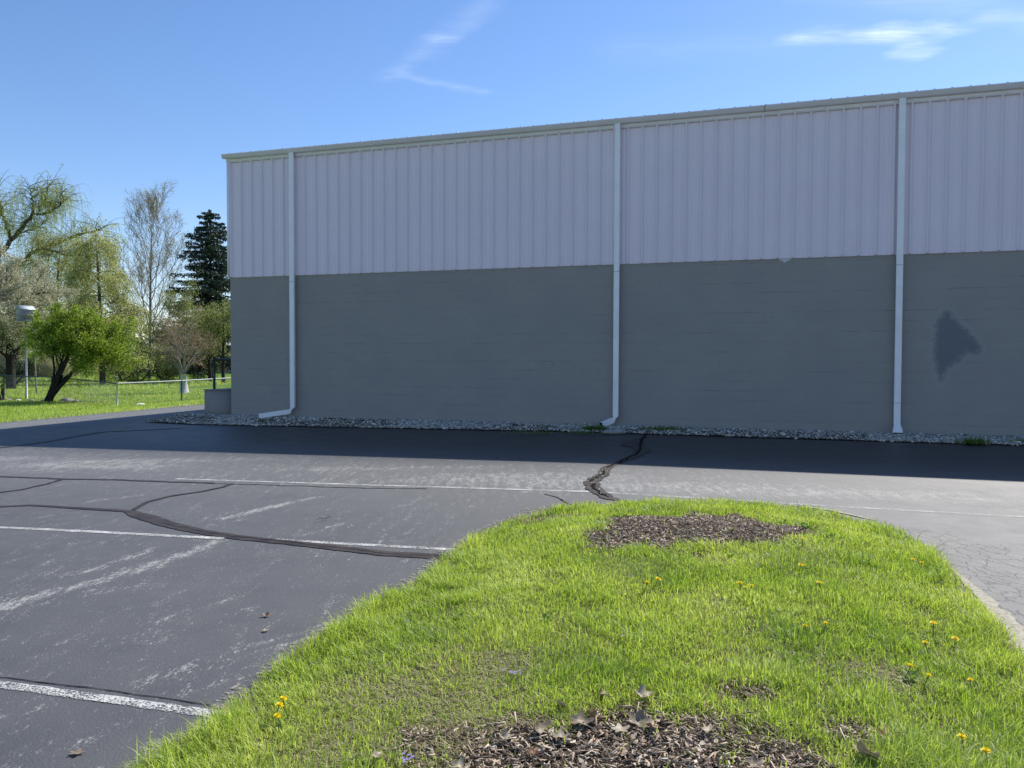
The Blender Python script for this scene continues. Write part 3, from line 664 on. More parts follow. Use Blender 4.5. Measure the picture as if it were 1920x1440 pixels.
def rock(name, px, py, size, label, cat='stone', z=None, mat=None, group=None, flat=.6, seed=1, sc=(1, 1, 1), depth=None):
    g = G(px, py, z if z is not None else 0.0) if depth is None else np.array([*at(px, py, depth)[:2], 0])
    gzv = float(hgt(g[0], g[1])) if z is None else z; g = G(px, py, gzv) if depth is None else np.array([g[0], g[1], gzv])
    r = np.random.default_rng(seed)
    # subdivided lumpy stone
    V = ICO.copy(); F_ = ICF.copy(); 
    for _ in range(2):
        nv = list(map(tuple, V)); cache = {}; nf = []
        def mid(a, b):
            k = (min(a, b), max(a, b))
            if k not in cache:
                v = (np.array(nv[a]) + np.array(nv[b])) / 2; nv.append(tuple(v / np.linalg.norm(v))); cache[k] = len(nv) - 1
            return cache[k]
        for a, b, c_ in F_:
            x, y, w = mid(a, b), mid(b, c_), mid(c_, a); nf += [(a, x, w), (b, y, x), (c_, w, y), (x, y, w)]
        V = np.array(nv); F_ = np.array(nf)
    dsp = 1 + .35 * (fbm(V[:, 0] * 1.5 + seed * 3, V[:, 1] * 1.5 + V[:, 2] * 1.3, seed, 1.0, 3) - .5) + .08 * r.normal(0, 1, len(V)) * .5
    V = V * dsp[:, None] * np.array([size * sc[0], size * .8 * sc[1], size * flat * sc[2]])
    an = r.random() * 1.0; V = V @ np.array([[math.cos(an), math.sin(an), 0], [-math.sin(an), math.cos(an), 0], [0, 0, 1]])
    g = g + [0, 0, size * flat * .25]
    o = mesh(name, V + g, [F_], mat or ROCKM, origin=g); return tag(o, label, cat, group)
ROCKM = simple('field_stone', (.34, .32, .29), .85, .2, .3, 14, bump=.5)
rock('flat_stone', 1152, 811, .17, 'flat grey stone under the middle downspout outlet', 'stone', z=.03, flat=.35, seed=5, sc=(1.7, .9, 1))
rock('field_stone', 378, 781, .13, 'rounded pale stone at the outer foot of the low grey wall', 'stone', z=.0, seed=8)
rock('field_stone', 437, 781, .13, 'flat stone at the warehouse corner where the low wall meets it', 'stone', z=.0, seed=9, flat=.35, sc=(1.9, .8, 1))

# ------------------------------------------------------------------ blades
GRASS = leafmat('grass_blade', [(0, (.52, .46, .28)), (.08, (.45, .42, .20)), (.12, (.11, .18, .025)), (.45, (.27, .37, .05)), (.8, (.42, .51, .09)), (1, (.58, .63, .23))],
                [(0, (.70, .62, .36)), (.08, (.62, .58, .26)), (.12, (.20, .38, .02)), (.45, (.46, .63, .06)), (.8, (.66, .78, .12)), (1, (.84, .90, .28))], .48, .7)
def blades(pos, h, w, lean, r, bend=None, az=None, rnd=None):
    """pos (n,3); each blade = 3 segments, 7 verts"""
    n = len(pos); az = r.uniform(0, 2 * np.pi, n) if az is None else az
    face = az + np.pi / 2 + r.normal(0, .5, n)
    dx, dy = np.cos(az), np.sin(az); wx, wy = np.cos(face), np.sin(face)
    ts = np.array([0, .4, .75, 1.0]); ws = np.array([.8, 1.0, .65, 0])
    V = np.zeros((n, 7, 3)); k = 0
    for i, (t, q) in enumerate(zip(ts, ws)):
        off = lean * h * (t ** 1.8); zc = h * (t - .38 * np.clip(lean, 0, 1.6) * t ** 2.2)
        cx, cy, cz = pos[:, 0] + dx * off, pos[:, 1] + dy * off, pos[:, 2] + zc
        if i < 3:
            for sgn in (-1, 1):
                V[:, k, 0] = cx + sgn * wx * w * q / 2; V[:, k, 1] = cy + sgn * wy * w * q / 2; V[:, k, 2] = cz; k += 1
        else: V[:, k, 0] = cx; V[:, k, 1] = cy; V[:, k, 2] = cz
    b = (np.arange(n) * 7)[:, None]
    Q = np.concatenate([b + np.array([[0, 1, 3, 2]]), b + np.array([[2, 3, 5, 4]])]); T = b + np.array([[4, 5, 6]])
    a = np.repeat(r.random(n) if rnd is None else rnd, 7)
    return V.reshape(-1, 3), Q, T, a

# ------------------------------------------------------------------ grass island
EDGE_PX = [(160, 1530), (255, 1432), (330, 1378), (412, 1325), (480, 1270), (560, 1208), (640, 1165), (700, 1120), (790, 1078), (835, 1040), (880, 1012), (930, 985), (965, 966), (1030, 953),
           (1110, 944), (1200, 938), (1300, 937), (1400, 941), (1490, 951), (1580, 966), (1680, 992), (1722, 1015), (1760, 1050), (1800, 1095), (1850, 1150), (1895, 1205), (1935, 1260), (2020, 1400)]
E2 = [G(*p, .045)[:2] for p in EDGE_PX]
E2 = [np.array([-1.75, .8]), np.array([-1.8, -2.0])][::-1] + E2 + [np.array([2.7, .8]), np.array([3.2, -2.0])]
ISL = np.array(E2)
def isl_d(x, y):
    """signed distance to the island outline, positive inside"""
    x = np.asarray(x, float); y = np.asarray(y, float); ins = np.zeros(x.shape, bool); dm = np.full(x.shape, 1e9); n = len(ISL)
    for i in range(n):
        a, b = ISL[i], ISL[(i + 1) % n]
        if a[1] != b[1]: ins ^= ((a[1] > y) != (b[1] > y)) & (x < (b[0] - a[0]) * (y - a[1]) / (b[1] - a[1]) + a[0])
        d = b - a; t = np.clip(((x - a[0]) * d[0] + (y - a[1]) * d[1]) / (d @ d), 0, 1); dm = np.minimum(dm, np.hypot(x - a[0] - t * d[0], y - a[1] - t * d[1]))
    return np.where(ins, dm, -dm)
MUL1 = G(1288, 992, .13)[:2]; MUL2 = np.array([.36, 2.28])
def mul(x, y):
    """mulch / bare soil amount"""
    n1 = (fbm(x, y, 41, 3.2, 5) - .5) * 1.5
    a = 1.12 - np.hypot((x - MUL1[0]) / .80, (y - MUL1[1]) / .58) + n1
    b = 1.05 - np.hypot((x - MUL2[0]) / .70, (y - MUL2[1]) / .47) + n1
    return np.maximum(np.clip(a * 3, 0, 1), np.clip(b * 3, 0, 1))
BALD = [(1385, 1300, .12), (1590, 1372, .12), (1350, 1372, .18), (960, 1375, .16), (840, 1400, .2), (1015, 960, .3), (1060, 958, .25), (1440, 1400, .16)]
THIN = [(740, 1300, .40), (900, 1260, .35), (620, 1395, .3), (860, 1340, .4), (1500, 1000, .2), (1650, 1260, .18)]
def bald(x, y):
    v = np.zeros(np.shape(x))
    for a, b, r0 in BALD:
        g = G(a, b, .1); v = np.maximum(v, np.clip(1.3 - np.hypot(x - g[0], (y - g[1]) * 1.2) / r0 + (fbm(x, y, 61, 6, 3) - .5) * 1.2, 0, 1))
    return v
def thin(x, y):
    v = np.zeros(np.shape(x))
    for a, b, r0 in THIN:
        g = G(a, b, .1); v = np.maximum(v, np.exp(-((x - g[0]) ** 2 + (y - g[1]) ** 2) / r0 ** 2))
    return v
def isl_z(x, y):
    d = isl_d(x, y)
    return hgt(x, y) + .015 + .095 * sstep(0, .9, d) + .05 * np.clip(1 - np.hypot((x - MUL1[0]) / .8, (y - MUL1[1]) / .62), 0, 1) + .018 * (fbm(x, y, 21, 2.2, 3) - .5) * sstep(0, .3, d)
# radial grid from outline to a spine
ring = []
for i in range(len(ISL)):
    a, b = ISL[i], ISL[(i + 1) % len(ISL)]; k = max(2, int(np.hypot(*(b - a)) / .04)); ring += [a + (b - a) * j / k for j in range(k)]
ring = np.array(ring); nr_ = len(ring)
ring = ring + np.stack([(fbm(ring[:, 0], ring[:, 1], 71, 5, 3) - .5), (fbm(ring[:, 0], ring[:, 1], 72, 5, 3) - .5)], -1) * .07
cx = np.interp(ring[:, 1], [-2, 8.2], [.3, 1.3]); cy = np.clip(ring[:, 1], -1.5, 6.4); cen = np.stack([cx, cy], -1)
rows = 60; V = []
for j in range(rows + 1):
    t = j / rows; p = ring * (1 - t) + cen * t
    V.append(np.column_stack([p, isl_z(p[:, 0], p[:, 1]) if j else hgt(p[:, 0], p[:, 1]) - .01]))
V = np.concatenate(V); k = np.arange(nr_); Q = np.concatenate([np.stack([j * nr_ + k, j * nr_ + (k + 1) % nr_, (j + 1) * nr_ + (k + 1) % nr_, (j + 1) * nr_ + k], -1) for j in range(rows)])
m = NM('island_soil'); c = m.coord(); nn = m.noise(c, 25, 7, .75); n3 = m.noise(c, 150, 4, .7)
k = m.ramp(nn, [(.35, (.03, .022, .014)), (.5, (.10, .078, .05)), (.62, (.22, .18, .12)), (.75, (.38, .33, .23))])
k = m.mix(m.math('MULTIPLY', m.math('SUBTRACT', 1.0, m.attr('mulch')), .4), k, (.20, .20, .08))
m.bsdf(k, .95, .15, m.bump(m.math('ADD', nn, n3), .8, .02)); SOIL = m.m
tag(mesh('soil_island', V, [Q], SOIL, attrs={'mulch': np.maximum(mul(V[:, 0], V[:, 1]), bald(V[:, 0], V[:, 1]))}, smooth=True), kind='structure')

def island_grass():
    r = np.random.default_rng(11); out = []
    # candidate points, denser near the camera
    for (y0, y1, dens) in ((2.0, 3.2, 21000), (3.2, 4.6, 17000), (4.6, 6.4, 12500), (6.4, 8.6, 9500), (0.6, 2.0, 5000), (-1.8, .6, 1200)):
        x0, x1 = -2.2, 5.2; n = int((y1 - y0) * (x1 - x0) * dens)
        x = r.uniform(x0, x1, n); y = r.uniform(y0, y1, n)
        f = (x > -.72 * y - .3) & (x < .72 * y + .5) | (y < 2.2); x, y = x[f], y[f]
        d = isl_d(x, y); f = d > -.015 - .03 * r.random(len(x)) ; x, y, d = x[f], y[f], d[f]
        ml, bd, th = mul(x, y), bald(x, y), thin(x, y)
        clump = fbm(x, y, 51, 4.5, 4); fine = fbm(x, y, 55, 16, 2)
        pk = np.clip(.25 + 1.25 * fine + .5 * (clump - .5), 0, 1) * (1 - .985 * ml) * (1 - .75 * bd) * (1 - .15 * th)
        f = r.random(len(x)) < pk; x, y, d, clump, th, bd, ml = [q[f] for q in (x, y, d, clump, th, bd, ml)]
        hh = (.034 + .030 * sstep(.3, .7, clump) + .015 * r.random(len(x))) * r.uniform(.6, 1.25, len(x)) * (1 - .5 * th) * (1 - .3 * bd)
        hh *= 1 + .45 * np.exp(-((d - .04) / .10) ** 2)
        tuft = sstep(.60, .74, fbm(x, y, 63, 2.8, 3)); hh = hh * (1 + .35 * tuft); tall = r.random(len(x)) < .008; hh = np.where(tall, hh * 1.9, hh)
        ln = np.abs(r.normal(.45, .35, len(x))) + .1
        wd = r.uniform(.0022, .0046, len(x)) * (1 + .10 * np.clip(y - 3, 0, 6))
        z = isl_z(x, y) - .004
        rv = .12 + .88 * np.clip(.55 * r.random(len(x)) + .45 * (1.6 * fbm(x, y, 58, 2.2, 3) - .3), 0, 1)
        dead = r.random(len(x)) < (.17 + .33 * th + .3 * bd + .3 * ml + .35 * np.exp(-(d / .05) ** 2)); rv = np.where(dead, r.uniform(0, .1, len(x)), rv); hh = np.where(dead, hh * .55, hh); ln = np.where(dead, ln + .9, ln)
        az = r.uniform(0, 2 * np.pi, len(x)) * .75 + 6 * fbm(x, y, 59, 1.5, 2)
        V, Q, T, a = blades(np.column_stack([x, y, z]), hh, wd, ln, r, az=np.where(dead, r.uniform(0, 6.28, len(x)), az), rnd=rv); out.append((V, Q, T, a))
    o = 0; VV, QQ, TT, AA = [], [], [], []
    for V, Q, T, a in out: VV.append(V); QQ.append(Q + o); TT.append(T + o); AA.append(a); o += len(V)
    ob = mesh('grass', np.concatenate(VV), [np.concatenate(QQ), np.concatenate(TT)], GRASS, attrs={'rnd': np.concatenate(AA)})
    tag(ob, 'bright green unmown grass covering the parking lot island', 'grass', kind='stuff')
    print('island blades', o // 7)
island_grass()

def mulch():
    r = np.random.default_rng(5); V, Q, A = [], [], []
    n = 85000; c_ = r.integers(0, 2, n); cx = np.where(c_ == 0, MUL1[0], MUL2[0]); cy = np.where(c_ == 0, MUL1[1], MUL2[1])
    x = cx + r.uniform(-1, 1, n) * 1.1; y = cy + r.uniform(-1, 1, n) * .85
    f = r.random(n) < mul(x, y) * .95 + bald(x, y) * .4; x, y = x[f], y[f]
    # also litter on the other bare spots
    n2 = 9000; xb = r.uniform(-1, 3, n2); yb = r.uniform(2.3, 7.6, n2); f = (r.random(n2) < bald(xb, yb) * .9 + .02) & (isl_d(xb, yb) > -.05); x = np.concatenate([x, xb[f]]); y = np.concatenate([y, yb[f]])
    n = len(x); z = isl_z(x, y) + r.uniform(0.0, .022, n)
    L = np.clip(r.lognormal(-4.2, .65, n), .006, .09); w = np.minimum(L * r.uniform(.06, .40, n), .0065); th = w * r.uniform(.25, .6, n)
    a = r.uniform(0, np.pi * 2, n); p = r.normal(0, .35, n); ro = r.normal(0, .6, n)
    ax = np.stack([np.cos(a) * np.cos(p), np.sin(a) * np.cos(p), np.sin(p)], -1)
    sd_ = np.stack([-np.sin(a), np.cos(a), np.zeros(n)], -1); up = np.cross(ax, sd_)
    s2 = sd_ * np.cos(ro)[:, None] + up * np.sin(ro)[:, None]; u2 = np.cross(ax, s2)
    C = np.column_stack([x, y, z]); Vs = []
    for sx_, sy_, sz_ in ((-1, -1, -1), (1, -.6, -1), (1, .6, -1), (-1, 1, -1), (-1, -1, 1), (1, -.5, 1), (1, .7, 1), (-1, 1, 1)):
        Vs.append(C + ax * (sx_ * L / 2)[:, None] + s2 * (sy_ * w / 2)[:, None] + u2 * (sz_ * th / 2)[:, None])
    V = np.stack(Vs, 1).reshape(-1, 3); b = (np.arange(n) * 8)[:, None, None]
    Q = (b + np.array([(0, 3, 2, 1), (4, 5, 6, 7), (0, 1, 5, 4), (1, 2, 6, 5), (2, 3, 7, 6), (3, 0, 4, 7)])[None]).reshape(-1, 4)
    m = NM('bark_mulch'); k = m.ramp(m.attr('rnd'), [(0, (.05, .035, .025)), (.25, (.19, .14, .10)), (.55, (.38, .29, .21)), (.85, (.54, .44, .33)), (1, (.64, .56, .45))])
    m.bsdf(k, .85, .2)
    nf = 2600; xf = np.where(r.random(nf) < .5, MUL1[0], MUL2[0]); cyf = np.where(xf == MUL1[0], MUL1[1], MUL2[1]); xf = xf + r.uniform(-1, 1, nf) * 1.0; yf = cyf + r.uniform(-1, 1, nf) * .8; f = r.random(nf) < mul(xf, yf); xf, yf = xf[f], yf[f]
    u_ = r.normal(0, 1, (len(xf), 3)) * [1, 1, .35]; u_ /= np.linalg.norm(u_, axis=1)[:, None]; v_ = np.cross(u_, r.normal(0, .25, (len(xf), 3)) + [0, 0, 1]); v_ /= np.linalg.norm(v_, axis=1)[:, None]; w_ = np.cross(u_, v_); C_ = np.column_stack([xf, yf, isl_z(xf, yf) + .016]); s_ = r.uniform(.008, .024, len(xf))[:, None]
    V4 = np.stack([C_ - u_ * s_, C_ + v_ * s_ * .55 + w_ * s_ * .25, C_ + u_ * s_ * 1.1 + w_ * s_ * .15, C_ - v_ * s_ * .6 + w_ * s_ * .3], 1).reshape(-1, 3); Q4 = np.arange(len(V4)).reshape(-1, 4) + len(V)
    V = np.concatenate([V, V4]); Q = np.concatenate([Q, Q4]); n += 0; RV = np.concatenate([np.repeat(r.random(n) ** 1.25, 8), np.repeat(r.uniform(.25, 1, len(xf)), 4)])
    tag(mesh('bark_mulch', V, [Q], m.m, attrs={'rnd': RV}), 'brown bark mulch and twig litter on the bare rings of the grass island', 'mulch', kind='stuff')
mulch()

def thatch():
    r = np.random.default_rng(15); n = 150000; x = r.uniform(-1.6, 4.2, n); y = r.uniform(2.2, 7.5, n)
    f = (isl_d(x, y) > .02) & (np.abs(x) < .72 * y + .4); x, y = x[f], y[f]; th, bd = thin(x, y), bald(x, y)
    f = r.random(len(x)) < (.16 + .84 * th + .35 * bd) * (1 - mul(x, y) * .9) * (.35 + fbm(x, y, 5, 7, 3)); x, y = x[f], y[f]; n = len(x)
    V, Q, T, a = blades(np.column_stack([x, y, isl_z(x, y) + r.uniform(0, .008, n)]), r.uniform(.012, .03, n), r.uniform(.0018, .0034, n), r.uniform(1.2, 3.0, n), r, rnd=r.uniform(0, .095, n))
    tag(mesh('thatch', V, [Q, T], GRASS, attrs={'rnd': a}), 'straw coloured dead thatch between the green blades of the island', 'thatch', kind='stuff')
    # broad-leaved rosettes low in the grass
    V, Q, A = [], [], []; b = 0
    BL = leafmat('broad_leaf', [(0, (.07, .13, .025)), (1, (.16, .25, .05))], [(0, (.12, .26, .03)), (1, (.26, .42, .06))], .4)
    spots = [(G(px, py, .1)[:2] + r.normal(0, .06, 2)) for px, py, k in ((1500, 995, 14), (1540, 1010, 8), (1460, 1030, 6), (1600, 1040, 6), (560, 1215, 3), (800, 1075, 3), (1660, 1000, 6)) for _ in range(k)]
    spots += [G(px, py + 14, .1)[:2] for px, py, _ in DNPOS] + [np.array([r.uniform(-.8, 3.4), r.uniform(2.8, 7)]) for _ in range(70)]
    for s in spots:
        if isl_d(np.array([s[0]]), np.array([s[1]]))[0] < .03 or mul(np.array([s[0]]), np.array([s[1]]))[0] > .4: continue
        z = float(isl_z(np.array([s[0]]), np.array([s[1]]))[0]); k = r.integers(6, 11); col_ = r.random()
        for j in range(k):
            a = j / k * 6.28 + r.normal(0, .25); L = r.uniform(.03, .065); e = r.uniform(.25, .9); d = np.array([math.cos(a) * math.cos(e), math.sin(a) * math.cos(e), math.sin(e)]); sd = np.array([-math.sin(a), math.cos(a), 0]) * L * .17; c0 = np.array([s[0], s[1], z + .004]); m_ = c0 + d * L * .6; t_ = c0 + d * L - [0, 0, L * .18]
            V += [c0, m_ - sd, t_, m_ + sd]; Q.append([b, b + 1, b + 2, b + 3]); A += [col_] * 4; b += 4
    tag(mesh('broadleaf_weeds', V, [np.array(Q)], BL, attrs={'rnd': A}), 'low dark broad-leaved weeds scattered through the island grass', 'weeds', kind='stuff')
DNPOS = [(531, 1311, 0), (1234, 1086, 0), (1397, 1102, 0), (1502, 1060, 0), (1712, 1049, 0), (1548, 1170, 0), (1750, 1169, 0), (1735, 1206, 0), (1707, 1250, 0), (1819, 1276, 0), (1803, 1382, 0), (1848, 1408, 0)]
thatch()

# pale crumbling concrete edge along the right side of the island
m = NM('crumbled_concrete'); c = m.coord(); nn = m.noise(c, 40, 6, .75)
m.bsdf(m.ramp(nn, [(.3, (.24, .21, .16)), (.5, (.48, .44, .35)), (.7, (.64, .60, .50))]), .9, .2, m.bump(nn, .8, .02)); CONC = m.m
ribbon('concrete_edge', [(1750, 1040), (1797, 1080), (1845, 1125), (1888, 1172), (1926, 1228), (1958, 1280), (2045, 1410)], [.01, .03, .08, .14, .19, .22, .24], CONC, .012, 23, .6)
ribbon('concrete_edge', [(1480, 947), (1560, 958), (1640, 976)], [.02, .05, .02], CONC, .008, 24, .8)
m = NM('edge_dirt'); c = m.coord(); nn = m.noise(c, 22, 7, .8)
m.bsdf(m.ramp(nn, [(.3, (.10, .09, .08)), (.5, (.26, .24, .20)), (.7, (.46, .43, .38))]), .95, .1, alpha=m.maprange(m.noise(c, 24, 6, .8), .50, .56)); DIRT = m.m
ribbon('edge_dirt', [(230, 1440), (330, 1372), (412, 1320), (480, 1262), (560, 1202), (640, 1155), (700, 1112), (790, 1068), (835, 1030), (880, 1004), (930, 980), (1000, 955), (1110, 940)], [.09] * 11 + [.16, .2], DIRT, .004, 25, .9)

# ------------------------------------------------------------------ dandelions
YEL = leafmat('dandelion_petal', [(0, (.85, .62, .005)), (1, (.92, .80, .02))], [(0, (.9, .75, .005)), (1, (.95, .88, .03))], .3)
STEM = leafmat('dandelion_stem', [(0, (.16, .22, .05)), (1, (.22, .28, .07))], [(0, (.2, .3, .05)), (1, (.25, .35, .05))], .3)
def dand_src():
    root = empty('dandelion', (0, 0, 0)); r = np.random.default_rng(2); mb = MB()
    for ring_, (cnt, L, el, z0) in enumerate(((26, .017, .15, 0), (20, .014, .55, .002), (14, .009, 1.0, .004))):
        for i in range(cnt):
            a = i / cnt * 6.283 + ring_ * .4 + r.normal(0, .08); l = L * r.uniform(.85, 1.1); e = el + r.normal(0, .12)
            d = np.array([math.cos(a) * math.cos(e), math.sin(a) * math.cos(e), math.sin(e)]); s = np.array([-math.sin(a), math.cos(a), 0]) * .0022
            b0 = np.array([0, 0, z0]); mb.add([b0 - s * .6, b0 + s * .6, b0 + d * l + s, b0 + d * l - s], [np.array([(0, 1, 2, 3)])], r.random())
    head = mb.build('flower_head', YEL, root, rnd=True)
    st = MB(); st.tube([(0, 0, 0), (.004, 0, -.03), (.012, .004, -.075)], [.0022, .002, .0022], 6); st.build('stem', STEM, root, rnd=True)
    return root
DN = [(531, 1311, 'upper dandelion of the three at the left edge of the grass'), (524, 1323, 'middle dandelion of the three at the left edge of the grass'), (520, 1343, 'lowest dandelion of the three at the left edge of the grass'),
      (1234, 1086, 'right flower of the dandelion pair in mid grass below the mulch mound'), (1214, 1093, 'left flower of the dandelion pair in mid grass below the mulch mound'),
      (1387, 1094, 'upper left dandelion of the tight cluster of three below the mulch mound'), (1397, 1102, 'lowest dandelion of the tight cluster of three below the mulch mound'), (1409, 1099, 'right dandelion of the tight cluster of three below the mulch mound'),
      (1502, 1060, 'lone dandelion just below the right end of the mulch mound'), (1505, 1011, 'lone dandelion touching the right end of the mulch mound'), (1536, 1093, 'dandelion right of the tight cluster of three in open grass'),
      (1712, 1049, 'left dandelion of the pair near the right edge of the grass'), (1728, 1056, 'right dandelion of the pair near the right edge of the grass'),
      (1548, 1170, 'right dandelion of the wide pair in the middle of the right grass'), (1510, 1174, 'left dandelion of the wide pair in the middle of the right grass'),
      (1750, 1169, 'dandelion nearest the pale concrete edge'), (1791, 1198, 'dandelion growing just below the one nearest the pale concrete edge'), (1735, 1206, 'large dandelion left of and below the concrete edge pair'),
      (1707, 1250, 'small dandelion left of two in the lower right grass'), (1741, 1268, 'small dandelion between two others in the lower right grass'), (1819, 1276, 'dandelion at the far right of the lower right grass row'),
      (1803, 1382, 'large dandelion near the bottom right corner of the grass'), (1848, 1408, 'lowest dandelion in the bottom right corner of the grass')]
src = dand_src(); kids = list(src.children)
for i, (px, py, lab) in enumerate(DN):
    g = G(px, py, .17); z = float(isl_z(np.array([g[0]]), np.array([g[1]]))[0]) + .062; g = G(px, py, z)
    if i == 0: o = src; cs = kids
    else:
        o = src.copy(); col.objects.link(o)
        for k_ in kids: c2 = k_.copy(); col.objects.link(c2); c2.parent = o
    o.location = g; sc = .85 + .3 * random.random(); o.scale = (sc, sc, sc); o.rotation_euler = (random.uniform(-.1, .45), random.uniform(-.25, .25), random.uniform(0, 6))
    tag(o, lab, 'dandelion', 'dandelions in the island grass')
VIO = leafmat('violet_petal', [(0, (.30, .22, .55)), (1, (.45, .36, .7))], [(0, (.4, .3, .7)), (1, (.5, .4, .8))], .3)
for px, py, lab in ((765, 1420, 'small purple ground flower at the bottom edge beside the bare soil'), (967, 1259, 'small purple ground flower in the thin yellowish grass')):
    g = G(px, py, .14); mb = MB(); r = np.random.default_rng(px)
    root = empty('purple_flower', g - [0, 0, .03])
    for k in range(9):
        c0 = np.append(r.normal(0, .016, 2), r.uniform(.01, .035))
        for j in range(5):
            a = j * 1.256 + r.random(); d = np.array([math.cos(a), math.sin(a), .25]) * .007; s = np.array([-math.sin(a), math.cos(a), 0]) * .003
            mb.add([c0, c0 + d * .6 + s, c0 + d, c0 + d * .6 - s], [np.array([(0, 1, 2, 3)])], r.random())
    mb.build('petals', VIO, root, rnd=True); st = MB()
    for k in range(6): a = r.uniform(0, 6.28); st.tube([(0, 0, -.03), (math.cos(a) * .012, math.sin(a) * .012, .01)], .0015, 4)
    st.build('stem', STEM, root, rnd=True); tag(root, lab, 'flower')

# ------------------------------------------------------------------ fallen leaves and twigs
def leaf_thing(px, py, size, colr, label, lobed=True, curl=.5, rz=0.0, tilt=.3, zoff=.03, name='dry_leaf'):
    g = G(px, py, .12)
    on = isl_d(np.array([g[0]]), np.array([g[1]]))[0] > 0
    z = float(isl_z(np.array([g[0]]), np.array([g[1]]))[0]) + zoff if on else float(hgt(*G(px, py)[:2])) + .008
    g = G(px, py, z)
    size *= .8; curl *= .9; lobed = True; N = 28; th = np.linspace(0, 2 * np.pi, N, endpoint=False); rr = .5 * (1 + .16 * np.cos(th)) * (1 + (.30 * np.cos(5 * th) if lobed else 0) + .05 * np.sin(11 * th + px))
    out = np.stack([np.cos(th) * rr * 1.25, np.sin(th) * rr * .85], -1); rings = [out * f for f in (1, .7, .4)] + [np.zeros((1, 2))]
    P2 = np.concatenate(rings) * size; z_ = curl * (P2[:, 1] ** 2) / size * 2.2 + curl * .6 * (P2[:, 0] ** 2) / size - .15 * curl * size * np.sin(P2[:, 0] / size * 7 + px)
    V = np.column_stack([P2, z_]); Q = [(i * N + j, i * N + (j + 1) % N, (i + 1) * N + (j + 1) % N, (i + 1) * N + j) for i in range(2) for j in range(N)]
    T = [(2 * N + j, 2 * N + (j + 1) % N, 3 * N) for j in range(N)]
    V2 = V - [0, 0, .0012]; nV = len(V)
    Rm = np.array(Matrix.Rotation(rz, 3, 'Z') @ Matrix.Rotation(tilt, 3, 'X') @ Matrix.Rotation(tilt * .5, 3, 'Y'))
    m = bpy.data.materials.get('leaf_%.2f' % colr[0]) or leaf_material('leaf_%.2f' % colr[0], colr)
    V = np.concatenate([V, V2]) @ Rm.T + g
    Qn = np.array(Q); Tn = np.array(T)
    o = mesh(name, V, [np.concatenate([Qn, Qn[:, ::-1] + nV]), np.concatenate([Tn, Tn[:, ::-1] + nV])], m, origin=g, smooth=True)
    return tag(o, label, 'leaf')
def leaf_material(n, colr):
    m = NM(n); c = m.coord(); v = m.noise(c, 60, 5, .6)
    m.leafy(m.mix(m.maprange(v, .35, .65), tuple(x * .7 for x in colr), tuple(min(1, x * 1.2) for x in colr)), colr, .25); return m.m
GREY, TAN, PALE, BRN = (.30, .24, .17), (.36, .22, .11), (.46, .39, .28), (.20, .10, .05)
leaf_thing(1010, 1365, .085, GREY, 'large grey curled leaf standing up at the rim of the bottom bare soil', False, .7, .8, .9)
leaf_thing(1108, 1342, .065, TAN, 'small tan leaf tip pointing up above the bottom bare soil', True, .8, 1.5, 1.1)
leaf_thing(1086, 1352, .075, GREY, 'grey leaf lying left of the small tan upright leaf', False, .5, .2, .4)
leaf_thing(1055, 1323, .045, PALE, 'small pale leaf caught in the grass above the bottom bare soil', False, .6, 2.0, .8)
leaf_thing(1128, 1300, .05, GREY, 'folded grey leaf in the grass above the bottom bare soil', False, .9, 1.0, .7)
leaf_thing(1203, 1302, .07, PALE, 'whitish torn leaf in the grass right of the folded grey leaf', True, .6, .4, .4)
leaf_thing(1195, 1352, .085, GREY, 'broad grey leaf at the right rim of the bottom bare soil', False, .5, .1, .5)
leaf_thing(1162, 1368, .06, PALE, 'pale flat leaf on the bottom bare soil', True, .3, .5, .15)
leaf_thing(1225, 1362, .045, TAN, 'small orange-brown leaf at the right rim of the bottom bare soil', False, .6, 1.5, .4)
leaf_thing(1325, 1368, .05, PALE, 'pale leaf in the patchy grass right of the bottom bare soil', True, .5, .9, .3)
leaf_thing(1664, 1380, .085, TAN, 'tan lobed oak leaf lying in the grass near the bottom right', True, .4, .3, .5)
leaf_thing(1632, 1418, .10, (.46, .33, .19), 'large light brown leaf at the bottom edge right of the dark grass hole', True, .6, 1.9, .6)
leaf_thing(945, 1382, .045, PALE, 'pale curled leaf at the upper left rim of the bottom bare soil', False, .7, .4, .3)
leaf_thing(1048, 1380, .05, PALE, 'narrow pale leaf in the middle of the bottom bare soil', False, .5, .1, .2)
leaf_thing(1000, 1412, .045, BRN, 'reddish brown leaf on the bottom bare soil', False, .5, 1.1, .2)
leaf_thing(705, 1418, .04, PALE, 'small pale leaf in the thin grass at the bottom left', False, .6, 1.1, .3)
leaf_thing(860, 1436, .05, PALE, 'pale leaf at the very bottom edge left of the bare soil', False, .6, .1, .3)
leaf_thing(1414, 1434, .06, GREY, 'grey leaf at the very bottom edge right of the bare soil', False, .6, .5, .4)
leaf_thing(1168, 1192, .035, PALE, 'small round pale leaf in tall grass above the folded grey leaf', False, .9, .5, .6)
leaf_thing(1072, 1000, .03, (.55, .6, .62), 'tiny bluish-white leaf left of the mulch mound', False, .6, .7, .9)
leaf_thing(1632, 1043, .04, GREY, 'pale grey leaf in the grass right of the mulch mound', False, .6, .7, .6)
leaf_thing(1786, 1134, .035, GREY, 'round grey leaf in the grass beside the pale concrete edge', False, .7, .7, .4)
leaf_thing(498, 1154, .045, (.25, .17, .11), 'small brown leaf lying on the dark asphalt left of the grass', False, .5, .2, .2)
leaf_thing(497, 1182, .035, PALE, 'small whitish leaf on the asphalt below the brown leaf', True, .3, .9, .1)
leaf_thing(142, 1411, .045, (.30, .24, .17), 'flat tan leaf on the asphalt in the bottom left corner', False, .2, .2, .05)
